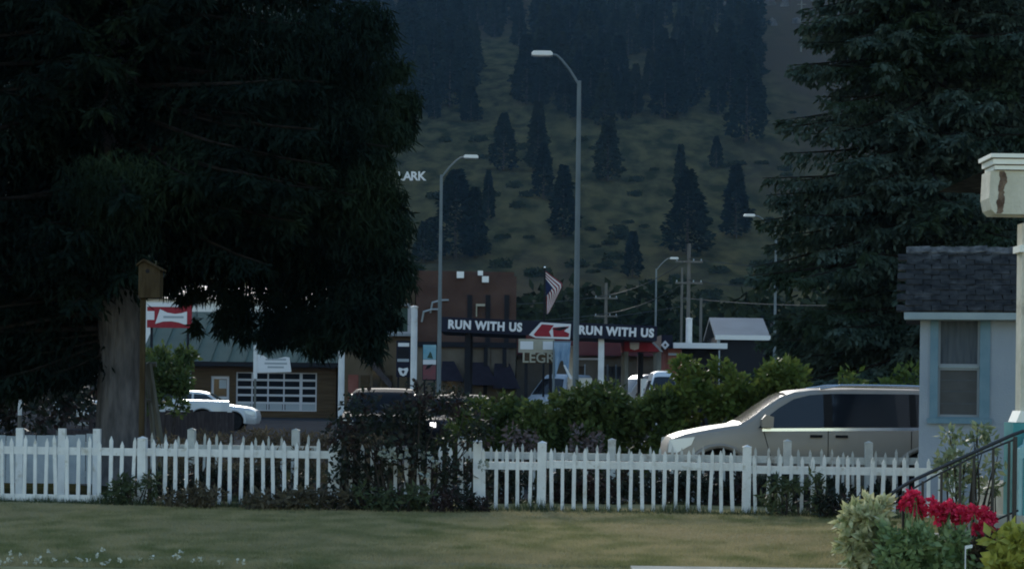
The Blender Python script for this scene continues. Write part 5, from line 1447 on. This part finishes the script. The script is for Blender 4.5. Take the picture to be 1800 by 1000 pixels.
# fuel pumps
for i, (px, lab) in enumerate(((1025, 'white fuel pump beside the tall lamp under the canopy'), (1140, 'white fuel pump under the right end of the canopy'))):
    Yp = 94.5; root = thing('fuel_pump', (GX(px, Yp), Yp, -.012), lab, 'fuel pump')
    m = MB(); m.box(-.5, .5, -.3, .3, 0, .15); obj('plinth', m, 'concrete', root)
    m = MB(); m.box(-.38, .38, -.22, .22, .151, 2.2); pb = obj('cabinet', m, 'white_metal', root)
    m = MB(); m.box(-.26, .26, -.235, -.221, 1.25, 1.75); obj('display', m, 'glass', pb)
    m = MB(); m.box(-.05, .05, -.235, -.221, .3, 1.15); obj('hose_panel', m, 'black_plastic', pb)
# light blue cloth hanging on a pole
CYD = 90.5
root = thing('cloth_banner', (GX(972, CYD), CYD, -.012), 'pale blue cloth banner draped from a pole below the red emblem', 'banner')
ox = root.location.x
m = MB(); m.tube([(0, 0, 0), (0, 0, GZ(972, 598, CYD))], .05, 8); m.tube([(0, 0, GZ(972, 600, CYD)), (GX(1004, CYD, 3.5) - ox, 0, GZ(1004, 600, CYD))], .035, 6); obj('pole', m, 'galvanised', root)
nU, nV = 14, 10
m = MB(); vs = []
zt = GZ(985, 601, CYD); Wc = GX(1003, CYD, 3.5) - ox
for i in range(nU + 1):
    u = i / nU
    drop = 1.55 - .75 * math.sin(min(1, max(0, (u - .15) / .8)) * math.pi) * (1 if u < .7 else .75)
    for j in range(nV + 1):
        v = j / nV
        vs.append((u * Wc * (1 - .12 * v), -.06 + .07 * math.sin(u * 17 + v) * (0.3 + v), zt - drop * v))
m.add(vs, [(i * (nV + 1) + j, (i + 1) * (nV + 1) + j, (i + 1) * (nV + 1) + j + 1, i * (nV + 1) + j + 1) for i in range(nU) for j in range(nV)])
obj('cloth', m, 'cloth_blue', root, smooth=True, sharp=0)
m = MB(); m.prism([(.42, zt - 1.0), (.5, zt - 1.0), (.85, zt - 1.6), (.72, zt - 1.62)], -.16, -.14); obj('white_tail', m, 'sign_white', root)

# US flag drooping on its pole
FY_ = 102.0
root = thing('flagpole', (GX(956, FY_, 4), FY_, -.012), 'drooping striped flag on a pole behind the canopy emblem', 'flag')
ox = root.location.x
zt = GZ(957, 474, FY_)
m = MB(); m.tube([(0, 0, 0), (0, 0, zt + .08)], [.06, .04], 8); obj('pole', m, 'dark_trim', root)
m = MB(); m.lathe_y([(.02, -.05), (.06, 0), (.02, .05)], 8, (0, 0, zt + .12)); obj('finial', m, 'chrome', root)
# cloth: hoist along the pole, fly end falls down diagonally
A = Vector((.05, -.02, zt - .05)); Bv = Vector((GX(990, FY_, 6) - ox, -.1, GZ(990, 499, FY_)))
C_ = Vector((.06, -.02, GZ(957, 505, FY_))); D_ = Vector((GX(961, FY_, 5) - ox, -.05, GZ(961, 552, FY_)))
ns = 13
def fpt(s, t):
    """s across the stripes (0 top edge .. 1), t along the fly"""
    top = A.lerp(Bv, min(1, t * 2.2)) if t < .4545 else Bv.lerp(D_ + Vector((.12, 0, .1)), (t - .4545) / .5455)
    bot = C_.lerp(D_, t)
    q = top.lerp(bot, s)
    return q + Vector((0, .07 * math.sin(t * 9 + s * 3), 0))
for k_ in range(ns):
    m = MB(); nT = 12; vs = []
    for i in range(nT + 1):
        t = i / nT
        for ss in (k_ / ns, (k_ + 1) / ns): vs.append(tuple(fpt(ss, t)))
    fs = [(2 * i, 2 * i + 2, 2 * i + 3, 2 * i + 1) for i in range(nT)]
    if k_ > 5:
        cantf = []
        fr = fs[4:]; cn = fs[:4]
        m.add(vs, fr); obj('stripe', m, 'flag_red' if k_ % 2 == 0 else 'flag_white', root)
        m2 = MB(); m2.add(vs, cn); obj('canton', m2, 'flag_blue', root)
    else:
        m.add(vs, fs); obj('stripe', m, 'flag_red' if k_ % 2 == 0 else 'flag_white', root)

# standing sign boards and poster by the brown bar
def board_sign(name, px0, px1, py0, py1, Y, label, parts, mt):
    q0, q1 = P(px0, py0, Y), P(px1, py1, Y)
    xm = (q0.x + q1.x) / 2
    root = thing(name, (xm, Y, -.012), label, 'sign')
    hw_ = (q1.x - q0.x) / 2
    m = MB(); m.box(-hw_, hw_, 0, .06, q1.z, q0.z); pnl = obj('panel', m, mt, root)
    for x in (-hw_ * .7, hw_ * .7):
        m = MB(); m.box(x - .035, x + .035, .061, .13, 0, q0.z - .1); obj('leg', m, 'dark_trim', root)
    H_ = q0.z - q1.z
    for nm, a, b, c, d, pm_ in parts:
        m = MB(); m.box(-hw_ + 2 * hw_ * a, -hw_ + 2 * hw_ * b, -.02, -.001, q1.z + H_ * c, q1.z + H_ * d); obj(nm, m, pm_, pnl)
    return root, pnl, q1.z, H_, hw_
rt, pnl, zb, H_, hw_ = board_sign('sign_board', 697, 721, 598, 662, 80, 'black sign board with white bars and a round white emblem beside the white pole', [('print_bar', .12, .9, .84, .94, 'sign_white'), ('print_bar', .08, .9, .42, .5, 'sign_grey'), ('print_block', .1, .9, .52, .78, 'dark_trim')], 'canopy_black')
m = MB(); m.prism([(-.17, zb + H_ * .26), (-.2, zb + H_ * .2), (-.12, zb + H_ * .06), (0, zb + H_ * .02), (.12, zb + H_ * .06), (.2, zb + H_ * .2), (.17, zb + H_ * .26), (.0, zb + H_ * .23)], -.03, -.003); eb_ = obj('emblem', m, 'sign_white', pnl)
m = MB(); m.prism([(-.07, zb + H_ * .16), (0, zb + H_ * .08), (.07, zb + H_ * .16), (0, zb + H_ * .19)], -.04, -.031); obj('emblem_centre', m, 'canopy_black', eb_)
rt, pnl, zb, H_, hw_ = board_sign('poster_board', 743, 767, 604, 668, 82, 'poster board with blue sky picture above a red picture', [('blue_picture', .04, .96, .58, .98, 'poster_blue'), ('pale_band', .04, .96, .44, .57, 'sign_white'), ('red_picture', .04, .96, .03, .43, 'poster_red')], 'canopy_black')
m = MB(); m.prism([(-.1, zb + H_ * .62), (.14, zb + H_ * .6), (.08, zb + H_ * .74), (.02, zb + H_ * .8), (-.03, zb + H_ * .72)], -.03, -.021); obj('figure_print', m, 'green_roof', pnl)
m = MB(); m.prism([(-.16, zb + H_ * .3), (.0, zb + H_ * .34), (.14, zb + H_ * .45), (.02, zb + H_ * .44), (-.1, zb + H_ * .4)], -.03, -.021); obj('figure_print', m, 'dark_trim', pnl)

# pale letters standing on the hillside
for ch, px in (('L', 704), ('A', 716), ('R', 728), ('K', 741)):
    b = hill_hit(px, 319)
    t = text_mesh(ch, 3.0, .12, .08)
    obj('hillside_letter', t, 'letter_white', loc=b + Vector((0, 0, 1.15)), label=f'white letter {ch} standing on the hillside beside the spruce', cat='letter')

# ================================================================== haze
m = MB(); m.box(-1000, 1000, -8, 2300, -2.6, 545)
hz_m = bpy.data.materials.new('haze'); hz_m.use_nodes = True
n = hz_m.node_tree.nodes; n.clear()
out = n.new('ShaderNodeOutputMaterial'); pv = n.new('ShaderNodeVolumePrincipled')
pv.inputs['Color'].default_value = (0.30, 0.58, 0.90, 1)
pv.inputs['Density'].default_value = 0.00008
pv.inputs['Anisotropy'].default_value = 0.0
hz_m.node_tree.links.new(pv.outputs[0], out.inputs['Volume'])
MATS['haze'] = hz_m
obj('haze', m, 'haze', kind='stuff', label='thin bluish haze over town and hillside', cat='haze')
